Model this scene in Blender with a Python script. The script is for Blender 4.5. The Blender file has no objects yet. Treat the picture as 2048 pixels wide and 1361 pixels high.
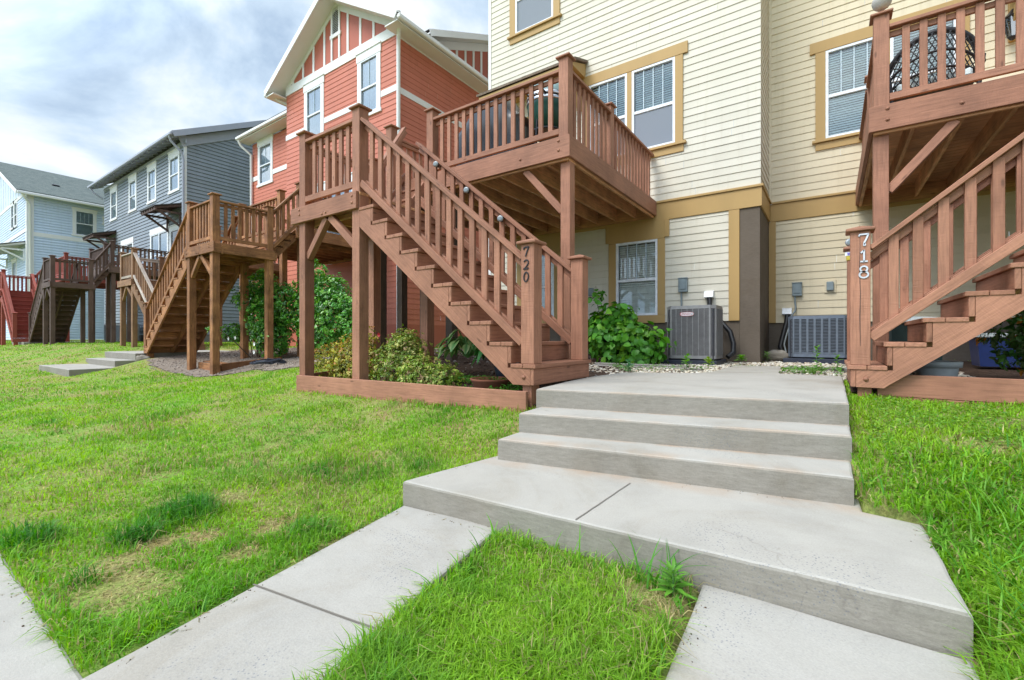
import bpy, math, random
import numpy as np
from mathutils import Vector, Matrix
random.seed(7)
RNG = np.random.default_rng(11)
R = math.radians
sc = bpy.context.scene
COL = sc.collection

# ------------------------------------------------------------------ camera
cam = bpy.data.cameras.new("camera")
cam.sensor_width = 36.0
cam.lens = 36.0 * 912.0 / 2048.0
cam.shift_y = -(680.5 - 676.0) / 2048.0
cam.clip_start = 0.05
cam.clip_end = 2000.0
cam_o = bpy.data.objects.new("camera", cam)
cam_o.location = (0, 0, 0.42)
cam_o.rotation_euler = (R(90), 0, R(35))
COL.objects.link(cam_o)
sc.camera = cam_o

# ------------------------------------------------------------------ sky and sun (bright broken overcast)
SUN_EL, SUN_AZ = R(52), R(205)          # azimuth measured from +Y towards +X
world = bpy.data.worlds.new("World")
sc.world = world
world.use_nodes = True
wn, wl = world.node_tree.nodes, world.node_tree.links
wn.clear()
def N(tree, typ, **kw):
    n = tree.nodes.new(typ)
    for k, v in kw.items():
        if k == 'inp':
            for i, val in v.items(): n.inputs[i].default_value = val
        else: setattr(n, k, v)
    return n
WT = world.node_tree
out = N(WT, 'ShaderNodeOutputWorld')
bg = N(WT, 'ShaderNodeBackground', inp={1: 0.10})
sky = N(WT, 'ShaderNodeTexSky', sky_type='NISHITA', sun_disc=False, sun_elevation=SUN_EL, sun_rotation=SUN_AZ, air_density=1.0, dust_density=1.2)
tc = N(WT, 'ShaderNodeTexCoord')
mp = N(WT, 'ShaderNodeMapping', inp={1: (0.1, 5.35, 1.1), 2: (0.0, 0.0, R(20)), 3: (1.0, 1.0, 1.9)})
n1 = N(WT, 'ShaderNodeTexNoise', inp={'Scale': 1.9, 'Detail': 8.0, 'Roughness': 0.56, 'Distortion': 0.35})
n2 = N(WT, 'ShaderNodeTexNoise', inp={'Scale': 1.15, 'Detail': 4.0, 'Roughness': 0.5})
rc = N(WT, 'ShaderNodeValToRGB')
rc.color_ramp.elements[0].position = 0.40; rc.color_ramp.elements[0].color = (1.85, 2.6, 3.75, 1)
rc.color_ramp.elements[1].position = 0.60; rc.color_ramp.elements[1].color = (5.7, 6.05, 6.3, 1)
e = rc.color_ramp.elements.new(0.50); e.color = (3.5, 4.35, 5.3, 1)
cov = N(WT, 'ShaderNodeMapRange', inp={1: 0.20, 2: 0.34, 3: 0.0, 4: 1.0})
mix = N(WT, 'ShaderNodeMix', data_type='RGBA')
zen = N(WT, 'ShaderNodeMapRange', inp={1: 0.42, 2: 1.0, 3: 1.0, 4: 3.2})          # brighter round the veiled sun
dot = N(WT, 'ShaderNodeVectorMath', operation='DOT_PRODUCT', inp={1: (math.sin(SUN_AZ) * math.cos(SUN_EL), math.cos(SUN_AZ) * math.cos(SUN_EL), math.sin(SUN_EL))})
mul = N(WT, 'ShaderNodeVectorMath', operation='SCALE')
wl.new(tc.outputs['Generated'], mp.inputs[0]); wl.new(mp.outputs[0], n1.inputs['Vector']); wl.new(mp.outputs[0], n2.inputs['Vector'])
wl.new(n1.outputs['Fac'], rc.inputs[0]); wl.new(n2.outputs['Fac'], cov.inputs[0])
wl.new(cov.outputs[0], mix.inputs[0]); wl.new(sky.outputs[0], mix.inputs[6]); wl.new(rc.outputs[0], mix.inputs[7])
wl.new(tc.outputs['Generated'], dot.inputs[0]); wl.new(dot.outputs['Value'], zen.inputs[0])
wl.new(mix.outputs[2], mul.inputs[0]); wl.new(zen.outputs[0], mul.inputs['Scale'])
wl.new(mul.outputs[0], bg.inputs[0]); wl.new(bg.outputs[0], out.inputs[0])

sun = bpy.data.lights.new("sun", 'SUN')
sun.energy = 1.5; sun.angle = R(24); sun.color = (1.0, 0.96, 0.89)
sun_o = bpy.data.objects.new("sun", sun)
sd = Vector((math.sin(SUN_AZ) * math.cos(SUN_EL), math.cos(SUN_AZ) * math.cos(SUN_EL), math.sin(SUN_EL)))
sun_o.rotation_euler = sd.to_track_quat('Z', 'Y').to_euler()
COL.objects.link(sun_o)

sc.view_settings.view_transform = 'Standard'
sc.view_settings.look = 'None'
sc.view_settings.gamma = 1.0
sc.view_settings.exposure = 0.9
sc.cycles.use_denoising = True
sc.cycles.max_bounces = 8
sc.cycles.transparent_max_bounces = 12
sc.cycles.caustics_reflective = False
sc.cycles.caustics_refractive = False

# ------------------------------------------------------------------ object helpers
def tag(o, label=None, cat=None, group=None, kind=None):
    for k, v in (('label', label), ('category', cat), ('group', group), ('kind', kind)):
        if v: o[k] = v
    return o
def thing(name, label, cat, loc=(0, 0, 0), group=None):
    o = bpy.data.objects.new(name, None); COL.objects.link(o)
    o.location = loc; o.empty_display_size = 0.1
    return tag(o, label, cat, group)
def adopt(o, parent):
    if parent is None: return o
    o.parent = parent
    if parent.type == 'EMPTY': o.matrix_parent_inverse = Matrix.Translation(-Vector(parent.location))
    return o

class MB:
    """collects polygons (world space) and links them as one mesh object"""
    def __init__(s): s.v = []; s.f = []; s.g = []; s.sm = []
    def face(s, pts, g=(1, 0, 0), off=0.0, smooth=False):
        b = len(s.v); s.v += [tuple(p) for p in pts]; s.f.append(tuple(range(b, b + len(pts)))); s.g.append((g, off)); s.sm.append(smooth)
    def add(s, V, Fs, g=(1, 0, 0), off=None, smooth=False):
        off = random.uniform(0, 40) if off is None else off
        b = len(s.v); s.v += [tuple(p) for p in V]
        for f in Fs: s.f.append(tuple(i + b for i in f)); s.g.append((g, off)); s.sm.append(smooth)
    def obox(s, c, ax, h, ch=0.004, g=None):
        """oriented chamfered box: centre, three unit axes, half sizes"""
        ch = min(ch, min(h) * 0.45)
        c = Vector(c); A = [Vector(a) for a in ax]
        if g is None: g = A[max(range(3), key=lambda i: h[i])]
        idx = {}; V = []
        for sx in (-1, 1):
            for sy in (-1, 1):
                for sz in (-1, 1):
                    sg = (sx, sy, sz)
                    for k in range(3):
                        p = Vector(c)
                        for i in range(3): p += A[i] * sg[i] * (h[i] - (0 if i == k else ch))
                        idx[(sx, sy, sz, k)] = len(V); V.append(p)
        Fs = []
        for k in range(3):
            i, j = [q for q in range(3) if q != k]
            for sk in (-1, 1):
                q = []
                for a, b in ((-1, -1), (1, -1), (1, 1), (-1, 1)):
                    sg = [0, 0, 0]; sg[k] = sk; sg[i] = a; sg[j] = b; q.append(idx[(*sg, k)])
                Fs.append(q)
            for a in (-1, 1):
                for b in (-1, 1):
                    q = []
                    for sk, kk in ((-1, i), (1, i), (1, j), (-1, j)):
                        sg = [0, 0, 0]; sg[k] = sk; sg[i] = a; sg[j] = b; q.append(idx[(*sg, kk)])
                    Fs.append(q)
        for sx in (-1, 1):
            for sy in (-1, 1):
                for sz in (-1, 1): Fs.append([idx[(sx, sy, sz, k)] for k in range(3)])
        # consistent outward winding
        out = []
        for f in Fs:
            n = (V[f[1]] - V[f[0]]).cross(V[f[2]] - V[f[0]])
            m = sum((V[i] for i in f), Vector()) / len(f) - c
            out.append(f if n.dot(m) > 0 else f[::-1])
        s.add(V, out, g=tuple(g)); return s
    def box(s, x0, x1, y0, y1, z0, z1, ch=0.004, g=None):
        return s.obox(((x0 + x1) / 2, (y0 + y1) / 2, (z0 + z1) / 2), ((1, 0, 0), (0, 1, 0), (0, 0, 1)), (abs(x1 - x0) / 2, abs(y1 - y0) / 2, abs(z1 - z0) / 2), ch, g)
    def beam(s, p, q, w, t, up=(0, 0, 1), ch=0.004):
        """board from p to q; t measured along 'up' made perpendicular, w sideways"""
        p, q = Vector(p), Vector(q); d = (q - p); L = d.length; d.normalize()
        sd = d.cross(Vector(up)).normalized(); u = sd.cross(d).normalized()
        return s.obox((p + q) / 2, (d, sd, u), (L / 2, w / 2, t / 2), ch, g=d)
    def tube(s, pts, r, n=8, cap=True):
        pts = [Vector(p) for p in pts]; rs = r if isinstance(r, (list, tuple)) else [r] * len(pts)
        V = []; Fs = []; prev = None
        for i, p in enumerate(pts):
            d = (pts[min(i + 1, len(pts) - 1)] - pts[max(i - 1, 0)]).normalized()
            a = prev if prev is not None else (Vector((0, 0, 1)) if abs(d.z) < 0.9 else Vector((1, 0, 0)))
            x = (a - d * a.dot(d)).normalized(); prev = x; y = d.cross(x)
            for k in range(n):
                t = 2 * math.pi * k / n; V.append(p + (x * math.cos(t) + y * math.sin(t)) * rs[i])
        for i in range(len(pts) - 1):
            for k in range(n):
                Fs.append((i * n + k, i * n + (k + 1) % n, (i + 1) * n + (k + 1) % n, (i + 1) * n + k))
        s.add(V, Fs, g=(0, 0, 1), smooth=True)
        if cap: s.add(V[:n], [tuple(range(n))[::-1]]); s.add(V[-n:], [tuple(range(n))])
        return s
    def lathe(s, c, prof, n=24, axis=(0, 0, 1), smooth=True):
        """prof: list of (radius, height along axis)"""
        c = Vector(c); d = Vector(axis).normalized(); a = Vector((1, 0, 0)) if abs(d.x) < 0.8 else Vector((0, 1, 0))
        x = (a - d * a.dot(d)).normalized(); y = d.cross(x); V = []; Fs = []
        for r, h in prof:
            for k in range(n):
                t = 2 * math.pi * k / n; V.append(c + d * h + (x * math.cos(t) + y * math.sin(t)) * r)
        for i in range(len(prof) - 1):
            for k in range(n): Fs.append((i * n + k, i * n + (k + 1) % n, (i + 1) * n + (k + 1) % n, (i + 1) * n + k))
        if prof[0][0] > 1e-4: Fs.append(tuple(range(n))[::-1])
        if prof[-1][0] > 1e-4: Fs.append(tuple(range((len(prof) - 1) * n, len(prof) * n)))
        s.add(V, Fs, g=tuple(d), smooth=smooth); return s
    def prism(s, poly, d, g=(1, 0, 0)):
        """extrude a planar polygon (3-D points, any winding) along vector d"""
        P = [Vector(p) for p in poly]; d = Vector(d); n = len(P)
        nr = Vector()
        for i in range(n): nr += P[i].cross(P[(i + 1) % n])
        if nr.dot(d) > 0: P = P[::-1]
        V = P + [p + d for p in P]
        Fs = [tuple(range(n)), tuple(range(n, 2 * n))[::-1]] + [((i + 1) % n, i, i + n, (i + 1) % n + n) for i in range(n)]
        s.add(V, Fs, g=g); return s
    def build(s, name, mat, parent=None, wn=False):
        me = bpy.data.meshes.new(name)
        me.from_pydata(s.v, [], s.f); me.validate(); me.update()
        if len(me.polygons) == len(s.f):
            uv = me.uv_layers.new(name='grain'); co = s.v; data = np.zeros((len(me.loops), 2), dtype=np.float32)
            for p in me.polygons:
                g, off = s.g[p.index]; n = p.normal; g = Vector(g); w = n.cross(g)
                if w.length < 0.3: g = Vector((0.3, 0.6, 0.7)); w = n.cross(g); g = w.cross(n)
                for li in p.loop_indices:
                    q = Vector(co[me.loops[li].vertex_index]); data[li] = (q.dot(g) + off, q.dot(w) + off * 0.37)
            uv.data.foreach_set('uv', data.ravel())
            me.polygons.foreach_set('use_smooth', s.sm)
        if mat: me.materials.append(mat)
        o = bpy.data.objects.new(name, me); COL.objects.link(o)
        return adopt(o, parent)

def np_mesh(name, V, Fq, mat, cols=None, parent=None, smooth=False, attr='Col'):
    """fast mesh from arrays: V (n,3), Fq list of (m,k) face arrays; cols (n,3)"""
    me = bpy.data.meshes.new(name)
    me.vertices.add(len(V)); me.vertices.foreach_set('co', np.asarray(V, np.float32).ravel())
    tot = sum(f.size for f in Fq); np_ = sum(len(f) for f in Fq)
    me.loops.add(tot); me.polygons.add(np_)
    me.loops.foreach_set('vertex_index', np.concatenate([f.ravel() for f in Fq]).astype(np.int32))
    ls, st = [], 0
    for f in Fq:
        ls.append(st + np.arange(len(f)) * f.shape[1]); st += f.size
    me.polygons.foreach_set('loop_start', np.concatenate(ls).astype(np.int32))
    if smooth: me.polygons.foreach_set('use_smooth', np.ones(np_, bool))
    me.update(calc_edges=True)
    if cols is not None:
        a = me.color_attributes.new(attr, 'FLOAT_COLOR', 'POINT')
        a.data.foreach_set('color', np.c_[cols, np.ones(len(cols))].astype(np.float32).ravel())
    me.materials.append(mat)
    o = bpy.data.objects.new(name, me); COL.objects.link(o)
    return adopt(o, parent)

# ------------------------------------------------------------------ materials
def new_mat(name):
    m = bpy.data.materials.new(name); m.use_nodes = True; t = m.node_tree
    return m, t, t.nodes['Principled BSDF'], t.links
def col4(c): return (c[0], c[1], c[2], 1)
def ramp(t, stops):
    r = N(t, 'ShaderNodeValToRGB'); el = r.color_ramp.elements
    while len(el) < len(stops): el.new(0.5)
    for e_, (p, c) in zip(el, stops): e_.position = p; e_.color = col4(c) if hasattr(c, '__len__') else (c, c, c, 1)
    return r
def mixc(t, blend='MIX', fac=0.5):
    m = N(t, 'ShaderNodeMix', data_type='RGBA', blend_type=blend); m.inputs[0].default_value = fac; return m
def sc3(c, k): return tuple(x * k for x in c)

def mat_wood(name, base, var=0.16, wear=0.0, wearcol=(0.4, 0.33, 0.27), rough=0.62, bump=0.35, knots=True, alt=None):
    m, t, b, L = new_mat(name)
    uv = N(t, 'ShaderNodeUVMap', uv_map='grain')
    mp = N(t, 'ShaderNodeMapping', inp={3: (1.6, 26.0, 1.0)})
    L.new(uv.outputs[0], mp.inputs[0])
    g = N(t, 'ShaderNodeTexNoise', inp={'Scale': 2.2, 'Detail': 6.0, 'Roughness': 0.62, 'Distortion': 0.5})
    L.new(mp.outputs[0], g.inputs['Vector'])
    geo = N(t, 'ShaderNodeNewGeometry')
    big = N(t, 'ShaderNodeTexNoise', inp={'Scale': 2.6, 'Detail': 5.0, 'Roughness': 0.6})
    L.new(geo.outputs['Position'], big.inputs['Vector'])
    r1 = ramp(t, [(0.28, sc3(base, 1 - var * 1.6)), (0.52, base), (0.75, sc3(base, 1 + var))])
    L.new(g.outputs['Fac'], r1.inputs[0])
    m1 = mixc(t, 'MULTIPLY', 1.0)
    r2 = ramp(t, [(0.3, 1 - var * 1.5), (0.7, 1 + var * 0.5)])
    L.new(big.outputs['Fac'], r2.inputs[0]); L.new(r1.outputs[0], m1.inputs[6]); L.new(r2.outputs[0], m1.inputs[7])
    last = m1.outputs[2]
    if alt:                                             # uneven stain between boards
        ma = mixc(t); ra = ramp(t, [(0.35, 0.0), (0.8, 1.0)])
        mpb = N(t, 'ShaderNodeMapping', inp={3: (0.35, 3.0, 1.0)}); nb = N(t, 'ShaderNodeTexNoise', inp={'Scale': 3.0, 'Detail': 3.0})
        L.new(uv.outputs[0], mpb.inputs[0]); L.new(mpb.outputs[0], nb.inputs['Vector'])
        L.new(nb.outputs['Fac'], ra.inputs[0]); L.new(ra.outputs[0], ma.inputs[0]); L.new(last, ma.inputs[6]); ma.inputs[7].default_value = col4(alt); last = ma.outputs[2]
    if wear > 0:
        mp2 = N(t, 'ShaderNodeMapping', inp={3: (5.0, 30.0, 1.0)})
        w = N(t, 'ShaderNodeTexNoise', inp={'Scale': 2.5, 'Detail': 8.0, 'Roughness': 0.75})
        L.new(uv.outputs[0], mp2.inputs[0]); L.new(mp2.outputs[0], w.inputs['Vector'])
        rw = ramp(t, [(0.66 - wear * 0.25, 0.0), (0.8 - wear * 0.2, 0.8)])
        L.new(w.outputs['Fac'], rw.inputs[0]); mw = mixc(t)
        L.new(rw.outputs[0], mw.inputs[0]); L.new(last, mw.inputs[6]); mw.inputs[7].default_value = col4(wearcol); last = mw.outputs[2]
    if knots:
        mk = N(t, 'ShaderNodeMapping', inp={3: (2.6, 8.0, 1.0)})
        vk = N(t, 'ShaderNodeTexVoronoi', inp={'Scale': 1.0, 'Randomness': 1.0}); L.new(uv.outputs[0], mk.inputs[0]); L.new(mk.outputs[0], vk.inputs['Vector'])
        rk = ramp(t, [(0.05, 0.42), (0.12, 1.0)]); L.new(vk.outputs['Distance'], rk.inputs[0])
        mk2 = mixc(t, 'MULTIPLY', 0.8); L.new(last, mk2.inputs[6]); L.new(rk.outputs[0], mk2.inputs[7]); last = mk2.outputs[2]
    oi = N(t, 'ShaderNodeObjectInfo'); ro = ramp(t, [(0.0, (0.80, 0.78, 0.76)), (1.0, (1.10, 1.11, 1.12))]); L.new(oi.outputs['Random'], ro.inputs[0]); mo = mixc(t, 'MULTIPLY', 1.0); L.new(last, mo.inputs[6]); L.new(ro.outputs[0], mo.inputs[7]); last = mo.outputs[2]
    mc_ = N(t, 'ShaderNodeMapping', inp={3: (2.2, 85.0, 1.0)}); nc = N(t, 'ShaderNodeTexNoise', inp={'Scale': 1.0, 'Detail': 3.0, 'Roughness': 0.6}); L.new(uv.outputs[0], mc_.inputs[0]); L.new(mc_.outputs[0], nc.inputs['Vector'])
    rck = ramp(t, [(0.70, 1.0), (0.76, 0.45)]); L.new(nc.outputs['Fac'], rck.inputs[0]); mck = mixc(t, 'MULTIPLY', 0.75); L.new(last, mck.inputs[6]); L.new(rck.outputs[0], mck.inputs[7]); last = mck.outputs[2]
    L.new(last, b.inputs['Base Color'])
    b.inputs['Roughness'].default_value = rough; b.inputs['Specular IOR Level'].default_value = 0.3
    saw = N(t, 'ShaderNodeMapping', inp={3: (90.0, 6.0, 1.0)}); sn = N(t, 'ShaderNodeTexNoise', inp={'Scale': 1.0, 'Detail': 3.0})
    L.new(uv.outputs[0], saw.inputs[0]); L.new(saw.outputs[0], sn.inputs['Vector'])
    ad = N(t, 'ShaderNodeMath', operation='ADD'); L.new(g.outputs['Fac'], ad.inputs[0]); L.new(sn.outputs['Fac'], ad.inputs[1])
    bp = N(t, 'ShaderNodeBump', inp={'Strength': bump, 'Distance': 0.006}); L.new(ad.outputs[0], bp.inputs['Height']); L.new(bp.outputs[0], b.inputs['Normal'])
    return m

def mat_paint(name, c, var=0.05, rough=0.55, scale=1.5, bump=0.08, streak=True, boards=0.0):
    m, t, b, L = new_mat(name)
    geo = N(t, 'ShaderNodeNewGeometry'); mp = N(t, 'ShaderNodeMapping', inp={3: (1, 1, 0.22 if streak else 1)})
    L.new(geo.outputs['Position'], mp.inputs[0])
    n = N(t, 'ShaderNodeTexNoise', inp={'Scale': scale, 'Detail': 7.0, 'Roughness': 0.62}); L.new(mp.outputs[0], n.inputs['Vector'])
    r = ramp(t, [(0.25, sc3(c, 1 - var * 2)), (0.5, c), (0.8, sc3(c, 1 + var))]); L.new(n.outputs['Fac'], r.inputs[0])
    last = r.outputs[0]
    if boards:
        uv = N(t, 'ShaderNodeUVMap', uv_map='grain'); nb = N(t, 'ShaderNodeTexNoise', inp={'Scale': 0.33, 'Detail': 2.0}); L.new(uv.outputs[0], nb.inputs['Vector'])
        rb = ramp(t, [(0.3, (1 - boards, 1 - boards * 1.1, 1 - boards * 1.5)), (0.7, (1 + boards * 0.5,) * 3)]); L.new(nb.outputs['Fac'], rb.inputs[0])
        mpd = N(t, 'ShaderNodeMapping', inp={3: (9, 9, 0.5)}); nd = N(t, 'ShaderNodeTexNoise', inp={'Scale': 1.0, 'Detail': 6.0, 'Roughness': 0.7}); L.new(geo.outputs['Position'], mpd.inputs[0]); L.new(mpd.outputs[0], nd.inputs['Vector'])
        rd = ramp(t, [(0.28, (0.86, 0.84, 0.80)), (0.46, (1, 1, 1))]); L.new(nd.outputs['Fac'], rd.inputs[0])
        mb_ = mixc(t, 'MULTIPLY', 1.0); L.new(last, mb_.inputs[6]); L.new(rb.outputs[0], mb_.inputs[7]); md = mixc(t, 'MULTIPLY', 0.7); L.new(mb_.outputs[2], md.inputs[6]); L.new(rd.outputs[0], md.inputs[7]); last = md.outputs[2]
    L.new(last, b.inputs['Base Color']); b.inputs['Roughness'].default_value = rough; b.inputs['Specular IOR Level'].default_value = 0.3
    if bump:
        mp2 = N(t, 'ShaderNodeMapping', inp={3: (3, 3, 60)}); n2 = N(t, 'ShaderNodeTexNoise', inp={'Scale': 2.0, 'Detail': 4.0})
        L.new(geo.outputs['Position'], mp2.inputs[0]); L.new(mp2.outputs[0], n2.inputs['Vector'])
        bp = N(t, 'ShaderNodeBump', inp={'Strength': bump, 'Distance': 0.004}); L.new(n2.outputs['Fac'], bp.inputs['Height']); L.new(bp.outputs[0], b.inputs['Normal'])
    return m
def mat_plain(name, c, rough=0.5, metal=0.0, spec=0.5):
    m, t, b, L = new_mat(name)
    geo = N(t, 'ShaderNodeNewGeometry'); n = N(t, 'ShaderNodeTexNoise', inp={'Scale': 14.0, 'Detail': 5.0}); L.new(geo.outputs['Position'], n.inputs['Vector'])
    r = ramp(t, [(0.3, sc3(c, 0.86)), (0.7, sc3(c, 1.08))]); L.new(n.outputs['Fac'], r.inputs[0]); L.new(r.outputs[0], b.inputs['Base Color'])
    b.inputs['Roughness'].default_value = rough; b.inputs['Metallic'].default_value = metal; b.inputs['Specular IOR Level'].default_value = spec
    return m
def mat_glass(name, tint=(0.8, 0.9, 0.92), refl=0.14):
    m, t, b, L = new_mat(name); t.nodes.remove(b)
    o = t.nodes['Material Output']; tr = N(t, 'ShaderNodeBsdfTransparent', inp={0: col4(tint)}); gl = N(t, 'ShaderNodeBsdfGlossy', inp={0: (1, 1, 1, 1), 1: 0.03})
    fr = N(t, 'ShaderNodeFresnel', inp={0: 1.5}); ad = N(t, 'ShaderNodeMath', operation='ADD', use_clamp=True, inp={1: refl}); mx = N(t, 'ShaderNodeMixShader')
    L.new(fr.outputs[0], ad.inputs[0]); L.new(ad.outputs[0], mx.inputs[0]); L.new(tr.outputs[0], mx.inputs[1]); L.new(gl.outputs[0], mx.inputs[2]); L.new(mx.outputs[0], o.inputs[0])
    return m
def mat_screen(name, c, op):
    m, t, b, L = new_mat(name); o = t.nodes['Material Output']; b.inputs['Base Color'].default_value = col4(c); b.inputs['Roughness'].default_value = 0.7
    tr = N(t, 'ShaderNodeBsdfTransparent'); mx = N(t, 'ShaderNodeMixShader', inp={0: op}); L.new(tr.outputs[0], mx.inputs[1]); L.new(b.outputs[0], mx.inputs[2]); L.new(mx.outputs[0], o.inputs[0])
    return m
def mat_leaf(name, rough=0.4, trans=0.35, spec=0.4):
    m, t, b, L = new_mat(name); o = t.nodes['Material Output']
    a = N(t, 'ShaderNodeVertexColor', layer_name='Col'); L.new(a.outputs[0], b.inputs['Base Color'])
    b.inputs['Roughness'].default_value = rough; b.inputs['Specular IOR Level'].default_value = spec
    hs = N(t, 'ShaderNodeHueSaturation', inp={'Saturation': 1.15, 'Value': 1.25, 'Hue': 0.49}); L.new(a.outputs[0], hs.inputs['Color'])
    tl = N(t, 'ShaderNodeBsdfTranslucent'); L.new(hs.outputs[0], tl.inputs[0]); mx = N(t, 'ShaderNodeMixShader', inp={0: trans})
    L.new(b.outputs[0], mx.inputs[1]); L.new(tl.outputs[0], mx.inputs[2]); L.new(mx.outputs[0], o.inputs[0])
    return m
def mat_concrete(name, c, pits=0.0, scale=1.0, stain=(), streak=1.0):
    """stain: list of (axis, position, width) rusty bands along a plane in world space"""
    m, t, b, L = new_mat(name); geo = N(t, 'ShaderNodeNewGeometry')
    n = N(t, 'ShaderNodeTexNoise', inp={'Scale': 2.2 * scale, 'Detail': 9.0, 'Roughness': 0.66}); L.new(geo.outputs['Position'], n.inputs['Vector'])
    f = N(t, 'ShaderNodeTexNoise', inp={'Scale': 130.0, 'Detail': 3.0, 'Roughness': 0.7}); L.new(geo.outputs['Position'], f.inputs['Vector'])
    r = ramp(t, [(0.25, sc3(c, 0.86)), (0.5, c), (0.75, sc3(c, 1.07))]); L.new(n.outputs['Fac'], r.inputs[0])
    rf = ramp(t, [(0.3, 0.90), (0.65, 1.04)]); L.new(f.outputs['Fac'], rf.inputs[0])
    m1 = mixc(t, 'MULTIPLY', 1.0); L.new(r.outputs[0], m1.inputs[6]); L.new(rf.outputs[0], m1.inputs[7]); last = m1.outputs[2]
    # form-board streaks along the upright faces, with their shade painted into the colour
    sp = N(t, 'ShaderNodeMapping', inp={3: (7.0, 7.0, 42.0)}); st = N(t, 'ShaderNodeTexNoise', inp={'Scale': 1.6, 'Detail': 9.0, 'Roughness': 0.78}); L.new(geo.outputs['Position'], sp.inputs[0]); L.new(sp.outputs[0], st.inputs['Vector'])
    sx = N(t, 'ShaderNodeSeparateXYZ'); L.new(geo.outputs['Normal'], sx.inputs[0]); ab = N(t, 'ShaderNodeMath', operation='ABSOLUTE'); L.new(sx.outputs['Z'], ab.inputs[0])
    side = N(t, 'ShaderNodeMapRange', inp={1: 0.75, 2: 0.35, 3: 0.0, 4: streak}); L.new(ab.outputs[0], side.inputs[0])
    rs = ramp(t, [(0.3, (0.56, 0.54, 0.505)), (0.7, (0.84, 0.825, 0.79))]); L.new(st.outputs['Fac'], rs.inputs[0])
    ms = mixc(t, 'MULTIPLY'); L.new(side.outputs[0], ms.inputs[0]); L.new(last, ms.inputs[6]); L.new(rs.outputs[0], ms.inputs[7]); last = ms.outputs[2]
    if pits > 0:
        v = N(t, 'ShaderNodeTexVoronoi', inp={'Scale': 75.0}); L.new(geo.outputs['Position'], v.inputs['Vector'])
        pm = N(t, 'ShaderNodeTexNoise', inp={'Scale': 1.7, 'Detail': 3.0}); L.new(geo.outputs['Position'], pm.inputs['Vector'])
        rp = ramp(t, [(0.52, 0.0), (0.66, pits)]); L.new(pm.outputs['Fac'], rp.inputs[0])
        rv = ramp(t, [(0.16, 1.0), (0.30, 0.0)]); L.new(v.outputs['Distance'], rv.inputs[0])
        mm = N(t, 'ShaderNodeMath', operation='MULTIPLY'); L.new(rp.outputs[0], mm.inputs[0]); L.new(rv.outputs[0], mm.inputs[1])
        mx = mixc(t); L.new(mm.outputs[0], mx.inputs[0]); L.new(last, mx.inputs[6]); mx.inputs[7].default_value = (0.13, 0.15, 0.19, 1); last = mx.outputs[2]
    wn_ = N(t, 'ShaderNodeTexNoise', inp={'Scale': 1.1 * scale, 'Detail': 12.0, 'Roughness': 0.72, 'Distortion': 0.8}); L.new(geo.outputs['Position'], wn_.inputs['Vector'])
    rw = ramp(t, [(0.32, (0.88, 0.85, 0.80)), (0.47, (0.985, 0.98, 0.97)), (0.62, (1.04, 1.04, 1.04))]); L.new(wn_.outputs['Fac'], rw.inputs[0]); mw = mixc(t, 'MULTIPLY', 1.0); L.new(last, mw.inputs[6]); L.new(rw.outputs[0], mw.inputs[7]); last = mw.outputs[2]
    if pits > 0:
        dn = N(t, 'ShaderNodeTexNoise', inp={'Scale': 2.3, 'Detail': 6.0}); L.new(geo.outputs['Position'], dn.inputs['Vector']); dv = N(t, 'ShaderNodeVectorMath', operation='MULTIPLY_ADD', inp={1: (0.55, 0.55, 0.55)}); L.new(dn.outputs['Color'], dv.inputs[0]); L.new(geo.outputs['Position'], dv.inputs[2])
        vc = N(t, 'ShaderNodeTexVoronoi', feature='DISTANCE_TO_EDGE', inp={'Scale': 0.75}); L.new(dv.outputs[0], vc.inputs['Vector']); cr = ramp(t, [(0.0011, 0.25), (0.0028, 0.0)]); L.new(vc.outputs['Distance'], cr.inputs[0])
        cm = N(t, 'ShaderNodeTexNoise', inp={'Scale': 0.9, 'Detail': 2.0}); L.new(geo.outputs['Position'], cm.inputs['Vector']); cr2 = ramp(t, [(0.5, 0.0), (0.6, 1.0)]); L.new(cm.outputs['Fac'], cr2.inputs[0])
        cmul = N(t, 'ShaderNodeMath', operation='MULTIPLY'); L.new(cr.outputs[0], cmul.inputs[0]); L.new(cr2.outputs[0], cmul.inputs[1]); mc = mixc(t); L.new(cmul.outputs[0], mc.inputs[0]); L.new(last, mc.inputs[6]); mc.inputs[7].default_value = (0.12, 0.10, 0.085, 1); last = mc.outputs[2]
    pos = N(t, 'ShaderNodeSeparateXYZ'); L.new(geo.outputs['Position'], pos.inputs[0])
    for (k, z0, w, sl) in stain:                        # rust washed along a foot line z0 + sl * x
        ex = N(t, 'ShaderNodeMath', operation='MULTIPLY_ADD', inp={1: -sl, 2: -z0}); L.new(pos.outputs['X'], ex.inputs[0])
        ds = N(t, 'ShaderNodeMath', operation='ADD'); L.new(pos.outputs[k], ds.inputs[0]); L.new(ex.outputs[0], ds.inputs[1])
        aa = N(t, 'ShaderNodeMath', operation='ABSOLUTE'); L.new(ds.outputs[0], aa.inputs[0])
        mr = N(t, 'ShaderNodeMapRange', inp={1: w, 2: 0.0, 3: 0.0, 4: 1.0}); L.new(aa.outputs[0], mr.inputs[0])
        rn = ramp(t, [(0.36, 0.0), (0.75, 0.62)]); nn = N(t, 'ShaderNodeTexNoise', inp={'Scale': 4.0, 'Detail': 6.0}); L.new(geo.outputs['Position'], nn.inputs['Vector']); L.new(nn.outputs['Fac'], rn.inputs[0])
        mm = N(t, 'ShaderNodeMath', operation='MULTIPLY'); L.new(mr.outputs[0], mm.inputs[0]); L.new(rn.outputs[0], mm.inputs[1])
        m3 = N(t, 'ShaderNodeMath', operation='MULTIPLY'); L.new(mm.outputs[0], m3.inputs[0]); L.new(ab.outputs[0], m3.inputs[1])
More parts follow.
